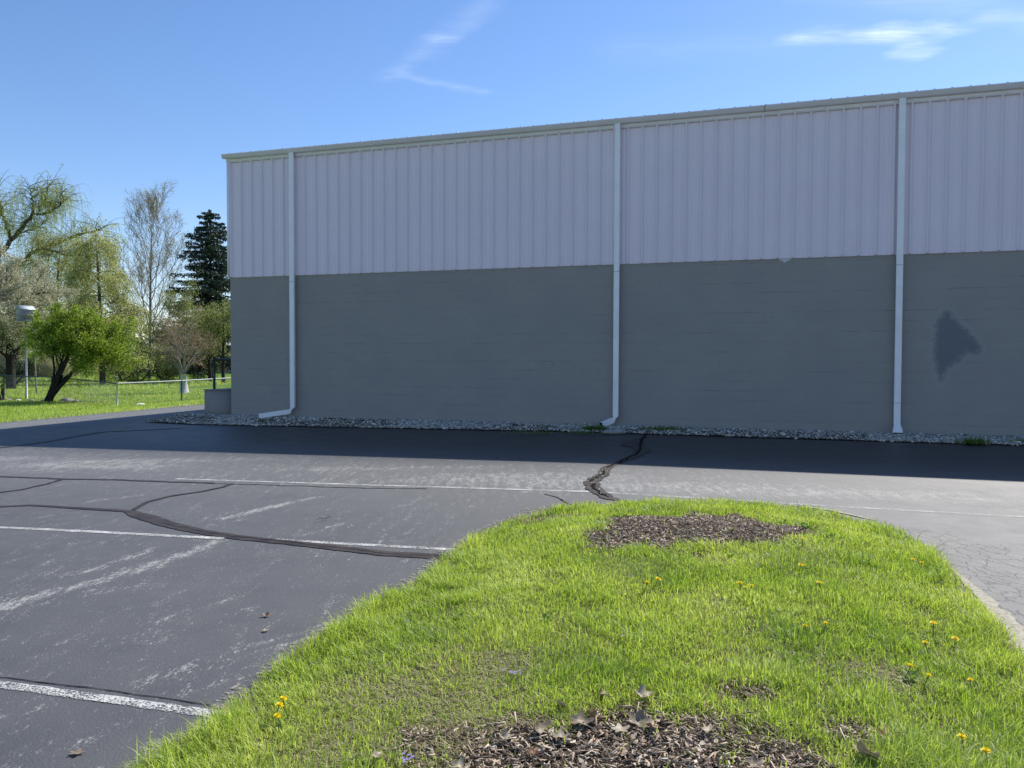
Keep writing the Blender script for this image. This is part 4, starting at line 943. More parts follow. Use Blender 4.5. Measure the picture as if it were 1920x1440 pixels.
TWIG = simple('twig_bark', (.10, .075, .055), .85, .2, .3, 30)
def twig(px, py, L, a, label, th=.004):
    g = G(px, py); g[2] = float(hgt(g[0], g[1])) + .008; mb = MB(); r = np.random.default_rng(px)
    t = np.linspace(-.5, .5, 7); pts = np.column_stack([math.cos(a) * t * L, math.sin(a) * t * L, .01 + .02 * np.sin(t * 5) ** 2]) + np.column_stack([r.normal(0, .006, (7, 2)), np.zeros(7)])
    mb.tube(pts, np.linspace(th, th * .5, 7), 5); mb.tube([pts[3], pts[3] + [.05, .03, .01]], [th * .7, th * .4], 5)
    tag(mb.build('twig', TWIG, origin=None), label, 'twig'); o = bpy.context.scene.collection.objects[-1]; o.location = g
twig(607, 970, .17, 1.1, 'thin dark twig on the asphalt above the main tar line')

# ------------------------------------------------------------------ weeds at the wall foot
WEED = leafmat('weed_leaf', [(0, (.09, .14, .03)), (1, (.17, .26, .06))], [(0, (.15, .3, .05)), (1, (.25, .42, .08))], .4)
def weed(px, py, n, rad, h, label, z=.02):
    g = G(px, py, z); r = np.random.default_rng(px + py)
    x = r.normal(0, rad, n); y = r.normal(0, rad * .45, n); V, Q, T, a = blades(np.column_stack([x, y, np.zeros(n)]), r.uniform(.4, 1, n) * h, r.uniform(.007, .014, n), np.abs(r.normal(.6, .3, n)), r)
    o = mesh('weed_clump', V, [Q, T], WEED, attrs={'rnd': a}); o.location = g; return tag(o, label, 'weeds', 'weed clumps in the gravel strip')
weed(1113, 806, 380, .13, .14, 'leafy weed clump just left of the middle downspout outlet')
weed(1152, 812, 160, .08, .09, 'low weed clump right of the flat stone under the middle downspout')
weed(1092, 812, 220, .14, .07, 'low weed mat at the gravel edge left of the middle downspout')
weed(1240, 806, 300, .20, .12, 'dark weed patch in the gravel right of the middle downspout')
weed(1826, 832, 320, .11, .15, 'weed tuft at the gravel edge below the dark wall stain')
weed(1912, 830, 180, .11, .09, 'weed tuft at the right border of the picture in the gravel')
weed(468, 776, 90, .04, .12, 'tiny weed at the wall foot left of the corner downspout')
weed(492, 790, 90, .05, .06, 'tiny weed under the mouth of the corner downspout')
weed(1000, 812, 200, .25, .06, 'flat weed mat in the gravel midway between two downspouts')
weed(1672, 812, 80, .03, .22, 'thin weed beside the flared boot of the downspout')

# ------------------------------------------------------------------ lawn grass (left)
def lawn_grass():
    r = np.random.default_rng(21); P_, H_, W_, Rv = [], [], [], []
    for (y0, y1, dens, hh, ww) in ((17.5, 26, 520, .085, .014), (26, 34, 420, .10, .018), (34, 48, 150, .13, .03), (48, 75, 45, .16, .06)):
        x0, x1 = -.72 * y1, -.33 * y1 + 3; n = int((y1 - y0) * (x1 - x0) * dens)
        x = r.uniform(x0, x1, n); y = r.uniform(y0, y1, n); q = edge_x(y) - x
        f = (q > -.03) & (x > -.70 * y - .5) & (x < -.30 * y - .5); x, y, q = x[f], y[f], q[f]
        keep = r.random(len(x)) < .35 + .9 * fbm(x, y, 31, .9, 3); x, y, q = x[keep], y[keep], q[keep]
        P_.append(np.column_stack([x, y, hgt(x, y) - .035])); H_.append(hh * r.uniform(.5, 1.4, len(x))); W_.append(ww * r.uniform(.6, 1.3, len(x)))
        rv = .12 + .85 * np.clip(.5 * r.random(len(x)) + .7 * fbm(x, y, 33, .35, 3) - .1, 0, 1); dry = (r.random(len(x)) < .05 + .7 * np.exp(-(q / .25) ** 2)); Rv.append(np.where(dry, r.uniform(0, .1, len(x)), rv))
    P_ = np.concatenate(P_); H_ = np.concatenate(H_); W_ = np.concatenate(W_); Rv = np.concatenate(Rv)
    V, Q, T, a = blades(P_, H_, W_, np.abs(r.normal(.4, .3, len(P_))), r, rnd=Rv)
    tag(mesh('grass', V, [Q, T], GRASS, attrs={'rnd': a}), 'green lawn beyond the drive at the left', 'grass', kind='stuff'); print('lawn blades', len(P_))
lawn_grass()

# ------------------------------------------------------------------ chain link fence
GALV = simple('galvanised_steel', (.42, .44, .43), .45, .5, .1, 5, metal=.4)
FGREEN = simple('green_fence_paint', (.04, .085, .07), .5, .4, .1, 5)
WIRE = simple('fence_wire', (.20, .23, .21), .5, .5, .1, 5)
def fz(x, y): return float(hgt(x, y)) - .03
def fence(pts, tops, rail_mat, label, post_idx, post_mats, topx=0.03, pitch=.075):
    pts = np.array(pts, float); base = np.array([*pts[0], fz(*pts[0])]); root = empty('chain_link_fence', base); tag(root, label, 'fence')
    P3 = np.array([[x, y, fz(x, y)] for x, y in pts]) - base
    top = P3 + np.column_stack([np.zeros((len(pts), 2)), tops])
    mb = MB(); mb.tube(top, .022, 8); mb.build('top_rail', rail_mat, root)
    for i, pm, ex, rr in zip(post_idx, post_mats, topx if hasattr(topx, '__len__') else [topx] * len(post_idx), [.03] * len(post_idx)):
        mb = MB(); mb.tube([P3[i] - [0, 0, .2], top[i] + [0, 0, ex]], rr, 8); mb.tube([top[i] + [0, 0, ex], top[i] + [0, 0, ex + .02]], [rr * 1.15, rr * .3], 8); mb.build('post', pm, root)
    mb = MB(); seg = np.hypot(*np.diff(pts, axis=0).T); t = np.concatenate([[0], np.cumsum(seg)])
    def PT(s, f): 
        b = np.array([np.interp(s, t, P3[:, k]) for k in range(3)]); hh = np.interp(s, t, tops); return b + [0, 0, .03 + (hh - .03) * f]
    n = int(t[-1] / pitch); run = .95
    for i in range(-14, n + 14):
        for sg in (1, -1):
            a, b = i * pitch, i * pitch + sg * run
            fa = 0.0; fb = 1.0
            lo, hi = 0.0, t[-1]
            # clip in s
            ua, ub = (0 - a) / (b - a), (hi - a) / (b - a); u0, u1 = max(0, min(ua, ub)), min(1, max(ua, ub))
            if u1 - u0 < .02: continue
            pa, pb = PT(a + (b - a) * u0, u0), PT(a + (b - a) * u1, u1)
            mid_ = PT(a + (b - a) * (u0 + u1) / 2, (u0 + u1) / 2)
            mb.tube([pa, mid_, pb], .0028, 3, cap=False)
    mb.build('wire_mesh', WIRE, root)
    return root
zf = -.38
FC = G(220, 762, zf)[:2]; FD = G(341, 754, zf)[:2]; FE = np.array([(436 - 960) / F_PX * 38.0, 38.0]); FF = FE + (FE - FD) * 1.5
FA = G(-160, 746, zf)[:2]; FB = G(98, 752, zf)[:2]; F0 = G(8, 750, zf)[:2]
fence([FA, F0, FB, G(160, 757, zf)[:2], FC], [1.1, 1.10, 1.05, .98, .90], FGREEN, 'green chain link fence running left from the pale corner post behind the bird house pole', [0, 1, 2], [FGREEN] * 3, [.06, .06, .06])
fence([FC, FD, FE, FF], [.90, .93, .95, .95], GALV, 'chain link fence with pale top rail between the corner post and the warehouse', [0, 1, 2, 3], [GALV, FGREEN, FGREEN, FGREEN], [.26, .03, .03, .03])

# ------------------------------------------------------------------ bird house on pole
def birdhouse():
    g = G(50, 750, zf); b = np.array([g[0], g[1], fz(g[0], g[1])]); root = empty('bird_house', b, R(58)); tag(root, 'white two storey martin house on a tall thin pole by the fence', 'bird house')
    WH = simple('white_house_paint', (.30, .29, .33), .55, .4, .06, 5); RF = simple('white_metal_roof', (.48, .52, .52), .4, .5, .04, 5); PO = simple('pole_metal', (.33, .35, .38), .5, .5, .1, 5, metal=.3)
    zb = 3.55
    mb = MB(); mb.tube([(0, 0, -.1), (0, 0, 1.8), (0, 0, zb)], [.05, .045, .04], 10); mb.build('pole', PO, root)
    # body: box with gables
    w, d, h = .56, .48, .50; mb = MB()
    V = [(-w / 2, -d / 2, zb), (w / 2, -d / 2, zb), (w / 2, d / 2, zb), (-w / 2, d / 2, zb), (-w / 2, -d / 2, zb + h), (w / 2, -d / 2, zb + h), (w / 2, d / 2, zb + h), (-w / 2, d / 2, zb + h), (-w / 2, 0, zb + h + .15), (w / 2, 0, zb + h + .15)]
    mb.add(V, [np.array([(0, 3, 2, 1), (0, 1, 5, 4), (2, 3, 7, 6)]), np.array([(1, 2, 6, 9, 5), (3, 0, 4, 8, 7)])]); body = mb.build('body', WH, root)
    mb = MB()
    for sy in (-1, 1):
        a = np.array([(-w / 2 - .05, 0, zb + h + .165), (w / 2 + .05, 0, zb + h + .165), (w / 2 + .05, sy * (d / 2 + .04), zb + h - .01), (-w / 2 - .05, sy * (d / 2 + .04), zb + h - .01)])
        V = np.concatenate([a, a + [0, 0, .018]]); mb.add(V, [np.array([(0, 1, 2, 3), (4, 7, 6, 5), (0, 4, 5, 1), (1, 5, 6, 2), (2, 6, 7, 3), (3, 7, 4, 0)])])
    mb.build('roof', RF, root)
    for z in (zb - .02, zb + .22):
        mb = MB(); mb.box(-w / 2 - .06, w / 2 + .06, -d / 2 - .10, d / 2 + .10, z, z + .02); mb.build('ledge', WH, root)
    for z in (zb + .10, zb + .33):
        for x in (-.17, 0, .17):
            mb = MB(); a = np.linspace(0, 2 * np.pi, 12, endpoint=False); y = -d / 2 - .003
            mb.add([(x + .022 * math.cos(q), y, z + .022 * math.sin(q)) for q in a], [np.array([list(range(12))])]); mb.build('entrance_hole', VOID, root)
birdhouse()

# ------------------------------------------------------------------ trees
def quad_leaves(C, size, r, rnd=None, aspect=.6, updir=None, az_dir=None):
    n = len(C); u = r.normal(0, 1, (n, 3)); u /= np.linalg.norm(u, axis=1)[:, None]
    if updir is not None: u = u * (1 - updir) + np.array([0, 0, -1.0]) * updir; u /= np.linalg.norm(u, axis=1)[:, None]
    v = np.cross(u, r.normal(0, 1, (n, 3))); v /= np.linalg.norm(v, axis=1)[:, None]
    s = size * r.uniform(.6, 1.35, n); a = u * (s / 2)[:, None]; b = v * (s * aspect / 2)[:, None]
    V = np.stack([C - a, C + b * .9 - a * .1, C + a, C - b * .9 - a * .1], 1).reshape(-1, 3); Q = np.arange(n * 4).reshape(-1, 4)
    return V, Q, np.repeat(r.random(n) if rnd is None else rnd, 4)

def skeleton(r, base, spec, trunk_pts=None):
    """returns branches [(pts, radii, level)]"""
    out = []
    def grow(p, d, L, rad, lev):
        n = max(3, int(spec['segs'][lev])); pts = [p]; d = d / np.linalg.norm(d)
        for i in range(n):
            d = d + r.normal(0, spec['wob'][lev], 3) + np.array([0, 0, spec['up'][lev]]) / n; d /= np.linalg.norm(d)
            pts.append(pts[-1] + d * L / n)
        pts = np.array(pts); rr = np.linspace(rad, rad * spec['taper'][lev], n + 1); out.append((pts, rr, lev))
        if lev + 1 < len(spec['n']):
            kids = spec['n'][lev + 1]
            for k in range(kids):
                t = spec['t0'][lev] + (1 - spec['t0'][lev]) * (k + r.random()) / kids; t = min(t, .99)
                f = t * n; i = int(f); q = pts[i] + (pts[i + 1] - pts[i]) * (f - i); td = pts[i + 1] - pts[i]; td /= np.linalg.norm(td)
                a = r.uniform(0, 2 * np.pi) if lev else (k * 2.4 + r.normal(0, .4)); x = np.cross(td, [0.3, .2, 1.0]); x /= np.linalg.norm(x) + 1e-9; y = np.cross(td, x)
                an = spec['ang'][lev] * r.uniform(.75, 1.25); nd = td * math.cos(an) + (x * math.cos(a) + y * math.sin(a)) * math.sin(an)
                shp = spec['shape'](t) if lev == 0 else (1 - .5 * t)
                grow(q, nd, spec['len'][lev + 1] * shp * r.uniform(.75, 1.2), max(spec['rmin'], rr[i] * spec['rr'][lev]), lev + 1)
    starts = spec.get('starts') or [((0, 0, 0), (0, 0, 1), 1.0)]
    for off, d, f in starts: grow(np.array(base) + off, np.array(d, float), spec['len'][0] * f, spec['rad'] * (f ** .5), 0)
    return out

BARK = simple('tree_bark', (.085, .065, .05), .9, .2, .35, 5, bump=.4)
BARKG = simple('grey_bark', (.27, .24, .20), .9, .2, .3, 5, bump=.3)
BARKD = simple('dark_bark', (.03, .025, .022), .9, .2, .3, 5)
def make_tree(name, label, cat, base, spec, bark, leafm, nleaf, lsize, seed, jit=.25, levels=(-1,), aspect=.6, updir=None, group=None, cull=None, sides=(8, 6, 4, 3, 3), twigfrom=None):
    r = np.random.default_rng(seed); sk = skeleton(r, (0, 0, 0), spec); root = empty(name, base); tag(root, label, cat, group)
    mb = MB(); mt = MB(); maxl = max(l for _, _, l in sk)
    for pts, rr, l in sk: (mb if l < 1 else mt).tube(pts, rr, sides[min(l, 4)], cap=False)
    mb.build('trunk', bark, root)
    if mt.n: mt.build('branches', bark, root)
    if nleaf:
        src_ = [(p, l) for p, _, l in sk if (maxl - l) in [-(x + 1) for x in levels]]
        segs = []
        for p, l in src_: segs.append(np.stack([p[:-1], p[1:]], 1))
        segs = np.concatenate(segs); idx = r.integers(0, len(segs), nleaf); t = r.random(nleaf)[:, None]
        C = segs[idx, 0] * (1 - t) + segs[idx, 1] * t + r.normal(0, jit, (nleaf, 3)) * (.3 + r.random((nleaf, 1)))
        if cull is not None: C = C[cull(C)]
        V, Q, a = quad_leaves(C, lsize, r, aspect=aspect, updir=updir); mesh('crown', V, [Q], leafm, root, attrs={'rnd': a})
    return root
def gb(px, depth):   # ground point under a pixel column at a distance
    x = (px - 960) / F_PX * depth; return np.array([x, depth, fz(x, depth)])

L_BRIGHT = leafmat('bright_spring_leaf', [(0, (.09, .145, .018)), (.6, (.19, .27, .03)), (1, (.36, .43, .07))], [(0, (.20, .33, .025)), (1, (.46, .58, .05))], .42)
L_WILLOW = leafmat('willow_leaf', [(0, (.30, .36, .10)), (1, (.44, .50, .18))], [(0, (.48, .58, .13)), (1, (.64, .70, .22))], .5)
L_YELLOW = leafmat('yellow_green_leaf', [(0, (.28, .29, .10)), (1, (.50, .50, .22))], [(0, (.46, .50, .14)), (1, (.64, .66, .24))], .5)
L_BLOSS = leafmat('blossom', [(0, (.20, .18, .10)), (.45, (.38, .35, .22)), (1, (.80, .77, .62))], [(0, (.34, .34, .16)), (1, (.7, .7, .5))], .35)
L_SPARSE = leafmat('bud_leaf', [(0, (.36, .26, .17)), (.5, (.44, .38, .22)), (1, (.46, .44, .26))], [(0, (.4, .34, .18)), (1, (.5, .5, .22))], .4)
L_OLIVE = leafmat('olive_leaf', [(0, (.13, .15, .05)), (1, (.26, .29, .11))], [(0, (.28, .32, .08)), (1, (.42, .48, .15))], .45)
L_RED = leafmat('reddish_bud', [(0, (.28, .14, .08)), (.7, (.30, .20, .12)), (.93, (.34, .28, .16)), (1, (.6, .12, .06))], [(0, (.45, .25, .15)), (.9, (.45, .35, .15)), (1, (.8, .15, .08))], .35)
L_SPRUCE = leafmat('spruce_needles', [(0, (.025, .042, .030)), (.7, (.05, .078, .05)), (1, (.12, .16, .10))], [(0, (.02, .03, .015)), (1, (.03, .05, .02))], .1)

# bright green multi-stem tree at the fence
gt = G(103, 754, zf); gt = np.array([gt[0], gt[1] - .5, fz(gt[0], gt[1])])
st = [((.10 + .012 * i + .28 * dx, 0.02 * (i % 3), .35 + .08 * i), (dx + .12, dy, 1.0), f) for i, (dx, dy, f) in enumerate(((.22, .1, 1.1), (.42, -.1, 1.15), (.72, .12, 1.2), (1.1, -.15, 1.15), (.22, .35, .9), (.85, .45, 1.0), (.10, -.2, .9), (.6, -.35, 1.1), (1.5, .2, 1.05)))]
GREEN_TREE = make_tree('small_tree', 'bushy bright green multi-stemmed tree leaning at the fence', 'tree', gt,
          dict(starts=st, segs=[7, 5, 4, 3], wob=[.07, .12, .18, .2], up=[.15, .1, .05, 0], taper=[.35, .4, .4, .4], n=[1, 9, 6, 4], t0=[.42, .25, .2, .2], ang=[.85, .75, .8], len=[2.45, 1.38, .66, .36], rad=.055, rr=[.5, .55, .5, .5], rmin=.005, shape=lambda t: 1.15 - .35 * t),
          BARKD, L_BRIGHT, 42000, .085, 101, jit=.10, levels=(-1, -2))

mb = MB()
for _dx in (.0, .03, .07): mb.tube([(-.12 + _dx, _dx, -.1), (.05 + _dx * 2, 0, .3), (.22 + _dx * 5, 0, .75), (.36 + _dx * 9, 0, 1.15)], [.13, .10, .08, .05], 8)
mb.build('trunk', BARKD, GREEN_TREE)
# sapling beside it
make_tree('sapling', 'thin pale sapling behind the left fence between pole and bright tree', 'tree', gb(68, 40), dict(segs=[5, 3, 3], wob=[.03, .1, .2], up=[0, .2, 0], taper=[.4, .4, .4], n=[1, 8, 4], t0=[.45, .2], ang=[.7, .7], len=[3.0, .9, .4], rad=.045, rr=[.5, .5], rmin=.005, shape=lambda t: 1.1 - .6 * t), BARKG, L_BRIGHT, 1400, .08, 5, jit=.1)

# small reddish tree with wrapped trunk
gr_ = gb(344, 41); st = [((0, 0, 1.05), (dx, dy, 1), f) for dx, dy, f in ((-.55, .1, 1), (-.2, -.3, 1.1), (.05, .2, 1.15), (.35, -.2, 1.0), (.75, .1, .8), (-.9, -.2, .7), (.15, .5, .9))]
rt_ = make_tree('redbud_tree', 'small bare reddish tree with pale wrapped trunk behind the fence', 'tree', gr_, dict(starts=st, segs=[6, 5, 4, 3], wob=[.08, .12, .2, .2], up=[.3, .2, .1, 0], taper=[.4, .4, .4, .4], n=[1, 8, 5, 3], t0=[.2, .2, .2], ang=[.6, .7, .7], len=[2.5, 1.1, .55, .3], rad=.05, rr=[.5, .5, .5], rmin=.006, shape=lambda t: 1.1 - .5 * t), BARKG, L_RED, 4200, .06, 44, jit=.12)
WRAP = simple('trunk_wrap', (.52, .52, .50), .8, .3, .1, 5); mb = MB(); mb.tube([(0.05, 0, -.05), (0, 0, .5), (0, 0, 1.08)], [.27, .19, .15], 12); mb.build('trunk_wrap', WRAP, rt_)

# tall ascending maple, bare with buds
make_tree('maple_tree', 'tall bare budding tree with upswept branches left of the spruce', 'tree', gb(281, 72), dict(segs=[10, 7, 5, 4, 3], wob=[.015, .05, .08, .12, .15], up=[0, .9, .7, .4, .2], taper=[.12, .3, .4, .4, .4], n=[1, 34, 8, 4, 2], t0=[.14, .2, .2, .2], ang=[.85, .5, .5, .5], len=[15.4, 7.2, 2.6, 1.2, .6], rad=.20, rr=[.35, .5, .5, .5], rmin=.013, shape=lambda t: 1.12 - .85 * t), BARKG, L_SPARSE, 17000, .085, 12, jit=.18, levels=(-1,))

# conical yellow-green weeping tree
def droop_cull(C): return np.ones(len(C), bool)
make_tree('weeping_tree', 'dense cone shaped yellow-green tree behind the bright green tree', 'tree', gb(192, 55), dict(segs=[9, 7, 5, 3], wob=[.02, .07, .12, .15], up=[0, -1.0, -1.6, -1.5], taper=[.15, .3, .4, .4], n=[1, 40, 8, 4], t0=[.12, .15, .1], ang=[1.0, .7, .7], len=[10.9, 3.7, 1.9, 1.1], rad=.22, rr=[.3, .5, .5], rmin=.012, shape=lambda t: 1.25 - 1.0 * t), BARK, L_YELLOW, 52000, .10, 77, jit=.20, levels=(-1, -2), updir=.5)
# second smaller yellow-green one filling the left of it
make_tree('weeping_tree', 'lower yellow-green tree filling between blossom tree and the cone shaped tree', 'tree', gb(110, 63), dict(segs=[9, 7, 5, 3], wob=[.03, .09, .12, .15], up=[0, -.4, -1.6, -1.5], taper=[.15, .3, .4, .4], n=[1, 34, 8, 4], t0=[.12, .15, .1], ang=[1.0, .7, .7], len=[11.3, 5.4, 2.1, 1.1], rad=.22, rr=[.3, .5, .5], rmin=.012, shape=lambda t: 1.15 - .75 * t), BARK, L_YELLOW, 30000, .11, 78, jit=.25, levels=(-1, -2), updir=.5)

# big willow: hand placed limbs with hanging strands
def willow():
    D = 62.0; base = gb(-95, D); root = empty('willow_tree', base); tag(root, 'huge willow with arching dark limbs and hanging pale strands at the left border', 'tree')
    r = np.random.default_rng(9); mb = MB(); mb.tube(np.array([(0, 0, -.2), (.2, 0, 2.5), (.3, .2, 5)]), [.75, .6, .5], 10, cap=False)
    limbs_px = [([(-95, 590), (-40, 520), (5, 470), (40, 430), (62, 402), (95, 397), (120, 378)], .24, 0), ([(62, 402), (60, 375), (55, 352)], .10, -1), ([(75, 398), (85, 370), (90, 348)], .10, 1),
                ([(-70, 560), (0, 520), (80, 466), (120, 452), (150, 438), (178, 436), (192, 428)], .20, 2), ([(20, 455), (14, 420), (-10, 390), (-30, 360)], .14, 1), ([(-60, 540), (-20, 460), (0, 400), (-5, 350)], .2, 3),
                ([(80, 466), (130, 480), (180, 470)], .09, 0), ([(30, 440), (60, 430), (85, 418)], .07, 2), ([(95, 397), (110, 385), (118, 360)], .05, 0)]
    allp = []; bt = MB()
    for pp_, rad, oy in limbs_px:
        P3 = np.array([at(a, b, D + oy) for a, b in pp_]) - base; t = np.linspace(0, len(P3) - 1, len(P3) * 4); P3 = np.column_stack([np.interp(t, np.arange(len(P3)), P3[:, k]) for k in range(3)]) + r.normal(0, .05, (len(t), 3))
        bt.tube(P3, np.linspace(rad, rad * .3, len(P3)), 6, cap=False); allp.append(P3)
    # secondary arching twigs
    tw = []
    for P3 in allp:
        for k in range(int(len(P3) * 3.2)):
            i = r.integers(2, len(P3)); p = P3[i]; d = np.array([r.normal(.15, .7), r.normal(0, .9), r.uniform(.25, 1.3)]); d /= np.linalg.norm(d); L = r.uniform(1.0, 2.9); pts = [p]
            for s in range(7): d = d + [0, 0, -.12] + r.normal(0, .08, 3); d /= np.linalg.norm(d); pts.append(pts[-1] + d * L / 7)
            tw.append(np.array(pts))
    for T_ in tw: bt.tube(T_, np.linspace(.026, .008, len(T_)), 3, cap=False)
    mb.build('trunk', BARK, root); bt.build('branches', BARK, root)
    # strands
    V, Q, A = [], [], []; C = []
    sm = MB()
    for T_ in tw:
        for k in range(5):
            i = r.integers(2, len(T_)); p = T_[i]; d = T_[i] - T_[i - 1]; d = d / np.linalg.norm(d) + r.normal(0, .45, 3); d /= np.linalg.norm(d); L = r.uniform(.6, 1.9); n = 9; pts = [p]
            for s in range(n): d = d * .62 + np.array([0, 0, -.40]) + r.normal(0, .04, 3); d /= np.linalg.norm(d); pts.append(pts[-1] + d * L / n)
            pts = np.array(pts); sm.tube(pts, np.linspace(.008, .005, n + 1), 3, cap=False, a=r.random())
            t = r.random((12, 1)) * (n - .01); ii = t.astype(int)[:, 0]; C.append(pts[ii] + (pts[ii + 1] - pts[ii]) * (t - t.astype(int)) + r.normal(0, .03, (12, 3)))
    sm.build('strands', L_WILLOW, root, rnd=True); C = np.concatenate(C); V, Q, a = quad_leaves(C, .09, r, aspect=.28, updir=.75); mesh('crown', V, [Q], L_WILLOW, root, attrs={'rnd': a}); print('willow', len(C))
willow()
# leafy lower part of a second willow behind
make_tree('willow_tree', 'pale green willow crown low behind the big willow limbs', 'tree', gb(60, 74), dict(segs=[9, 7, 5, 3], wob=[.04, .1, .12, .15], up=[0, -.2, -1.8, -1.8], taper=[.15, .3, .4, .4], n=[1, 30, 8, 4], t0=[.15, .15, .1], ang=[.9, .7, .7], len=[13.0, 7.5, 2.6, 1.4], rad=.35, rr=[.3, .5, .5], rmin=.014, shape=lambda t: 1.1 - .6 * t), BARK, L_WILLOW, 24000, .11, 81, jit=.2, levels=(-1,), updir=.7, aspect=.35)

# blossom tree
make_tree('blossom_tree', 'wide white-flecked blossom tree with dark tangled branches left of the bright green tree', 'tree', gb(20, 46), dict(segs=[6, 7, 5, 4], wob=[.03, .10, .16, .2], up=[0, .15, .1, 0], taper=[.5, .3, .4, .4], n=[1, 18, 9, 5], t0=[.25, .15, .1], ang=[1.0, .75, .8], len=[6.0, 4.3, 1.8, .8], rad=.28, rr=[.4, .5, .5], rmin=.01, shape=lambda t: 1.15 - .45 * t), BARKD, L_BLOSS, 75000, .085, 31, jit=.14, levels=(-1,))
make_tree('blossom_tree', 'smaller white-flecked blossom tree at the left border', 'tree', gb(-60, 44), dict(segs=[6, 7, 5, 4], wob=[.03, .10, .16, .2], up=[0, .15, .1, 0], taper=[.5, .3, .4, .4], n=[1, 14, 8, 5], t0=[.25, .15, .1], ang=[1.0, .75, .8], len=[5.5, 3.6, 1.6, .8], rad=.25, rr=[.4, .5, .5], rmin=.01, shape=lambda t: 1.15 - .45 * t), BARKD, L_BLOSS, 36000, .085, 32, jit=.14, levels=(-1,))

# spruce
def spruce(px, D, H, label, seed):
    base = gb(px, D); root = empty('spruce_tree', base); tag(root, label, 'tree'); r = np.random.default_rng(seed)
    mb = MB(); mb.tube([(0, 0, -.1), (0, 0, H * .5), (.05, 0, H)], [.32, .16, .02], 8, cap=False); mb.build('trunk', BARKD, root); bt = MB(); C, Uv = [], []
    z = 1.2
    while z < H - .15:
        t = z / H; L0 = (1 - t) ** .62 * 5.3 + .3; nb_ = 4 if t < .8 else 3
        for k in range(nb_):
            if r.random() < .10: continue
            a = r.uniform(0, 6.283); L = L0 * r.uniform(.5, 1.15); n = 8; s = np.linspace(0, 1, n)
            zz = z + L * (.10 * s - .42 * s ** 2 + .26 * s ** 3.5) * (1 - .5 * t); pts = np.column_stack([np.cos(a) * s * L, np.sin(a) * s * L, zz]) + r.normal(0, .02, (n, 3)); bt.tube(pts, np.linspace(.045, .012, n) * (1.2 - t), 3, cap=False)
            m_ = int(40 + 75 * L); tt_ = r.random(m_) ** .75 * .98 + .02; f = tt_ * (n - 1.001); i = f.astype(int); p = pts[i] + (pts[i + 1] - pts[i]) * (f - i)[:, None]
            side = r.normal(0, 1, m_) * (.10 + .20 * np.minimum(L, 3) / 3 * (1 - tt_ * .6)); perp = np.array([-math.sin(a), math.cos(a), 0])
            C.append(p + perp * side[:, None] + np.column_stack([np.zeros((m_, 2)), -np.abs(r.normal(0, .17 * min(1, L / 2), m_)) - .15 * np.abs(side)]))
        z += r.uniform(.15, .26) * (1.25 - .5 * t)
    for k in range(120): C.append(np.array([[r.normal(0, .08), r.normal(0, .08), H - abs(r.normal(0, .5))]]))
    bt.build('branches', BARKD, root); C = np.concatenate(C); V, Q, a = quad_leaves(C, .24, r, aspect=.4, updir=.25); mesh('crown', V, [Q], L_SPRUCE, root, attrs={'rnd': a}); print('spruce', len(C))
spruce(396, 70, 15.4, 'dark green spruce standing behind the left end of the warehouse', 6)

# small trees right of the maple
make_tree('small_tree', 'pale olive small tree behind the reddish bare tree', 'tree', gb(338, 58), dict(segs=[7, 6, 5, 3], wob=[.04, .08, .15, .15], up=[0, .5, .2, 0], taper=[.3, .3, .4, .4], n=[1, 16, 7, 4], t0=[.25, .15, .1], ang=[.7, .6, .7], len=[5.8, 2.7, 1.2, .7], rad=.12, rr=[.4, .5, .5], rmin=.01, shape=lambda t: 1.1 - .5 * t), BARKG, L_OLIVE, 9000, .10, 52, jit=.2, levels=(-1,))
make_tree('orchard_tree', 'olive green orchard tree seen through the pipe railing, left of two', 'tree', gb(394, 62), dict(segs=[6, 6, 5, 3], wob=[.05, .1, .15, .15], up=[0, .4, .2, 0], taper=[.3, .3, .4, .4], n=[1, 16, 7, 4], t0=[.3, .15, .1], ang=[.9, .6, .7], len=[4.7, 2.4, 1.1, .6], rad=.15, rr=[.4, .5, .5], rmin=.01, shape=lambda t: 1.1 - .4 * t), BARKD, L_OLIVE, 8000, .11, 53, jit=.2, levels=(-1,), group='orchard trees behind the railing')
make_tree('orchard_tree', 'olive green orchard tree close to the warehouse corner, right of two', 'tree', gb(419, 60), dict(segs=[6, 6, 5, 3], wob=[.05, .1, .15, .15], up=[0, .4, .2, 0], taper=[.3, .3, .4, .4], n=[1, 16, 7, 4], t0=[.3, .15, .1], ang=[.9, .6, .7], len=[5.2, 2.5, 1.1, .6], rad=.15, rr=[.4, .5, .5], rmin=.01, shape=lambda t: 1.1 - .4 * t), BARKD, L_OLIVE, 9000, .11, 54, jit=.2, levels=(-1,), group='orchard trees behind the railing')
make_tree('bush', 'low olive bush on the far lawn between the trunks', 'shrub', gb(308, 60), dict(starts=[((0, 0, 0), (dx, dy, 1), 1) for dx, dy in ((-.8, 0), (-.4, .3), (0, -.2), (.4, .3), (.8, 0))], segs=[4, 4, 3], wob=[.1, .15, .2], up=[0, 0, 0], taper=[.4, .4, .4], n=[1, 8, 5], t0=[.15, .1], ang=[.7, .7], len=[1.3, .7, .4], rad=.03, rr=[.5, .5], rmin=.008, shape=lambda t: 1), BARK, L_OLIVE, 4500, .10, 55, jit=.15)
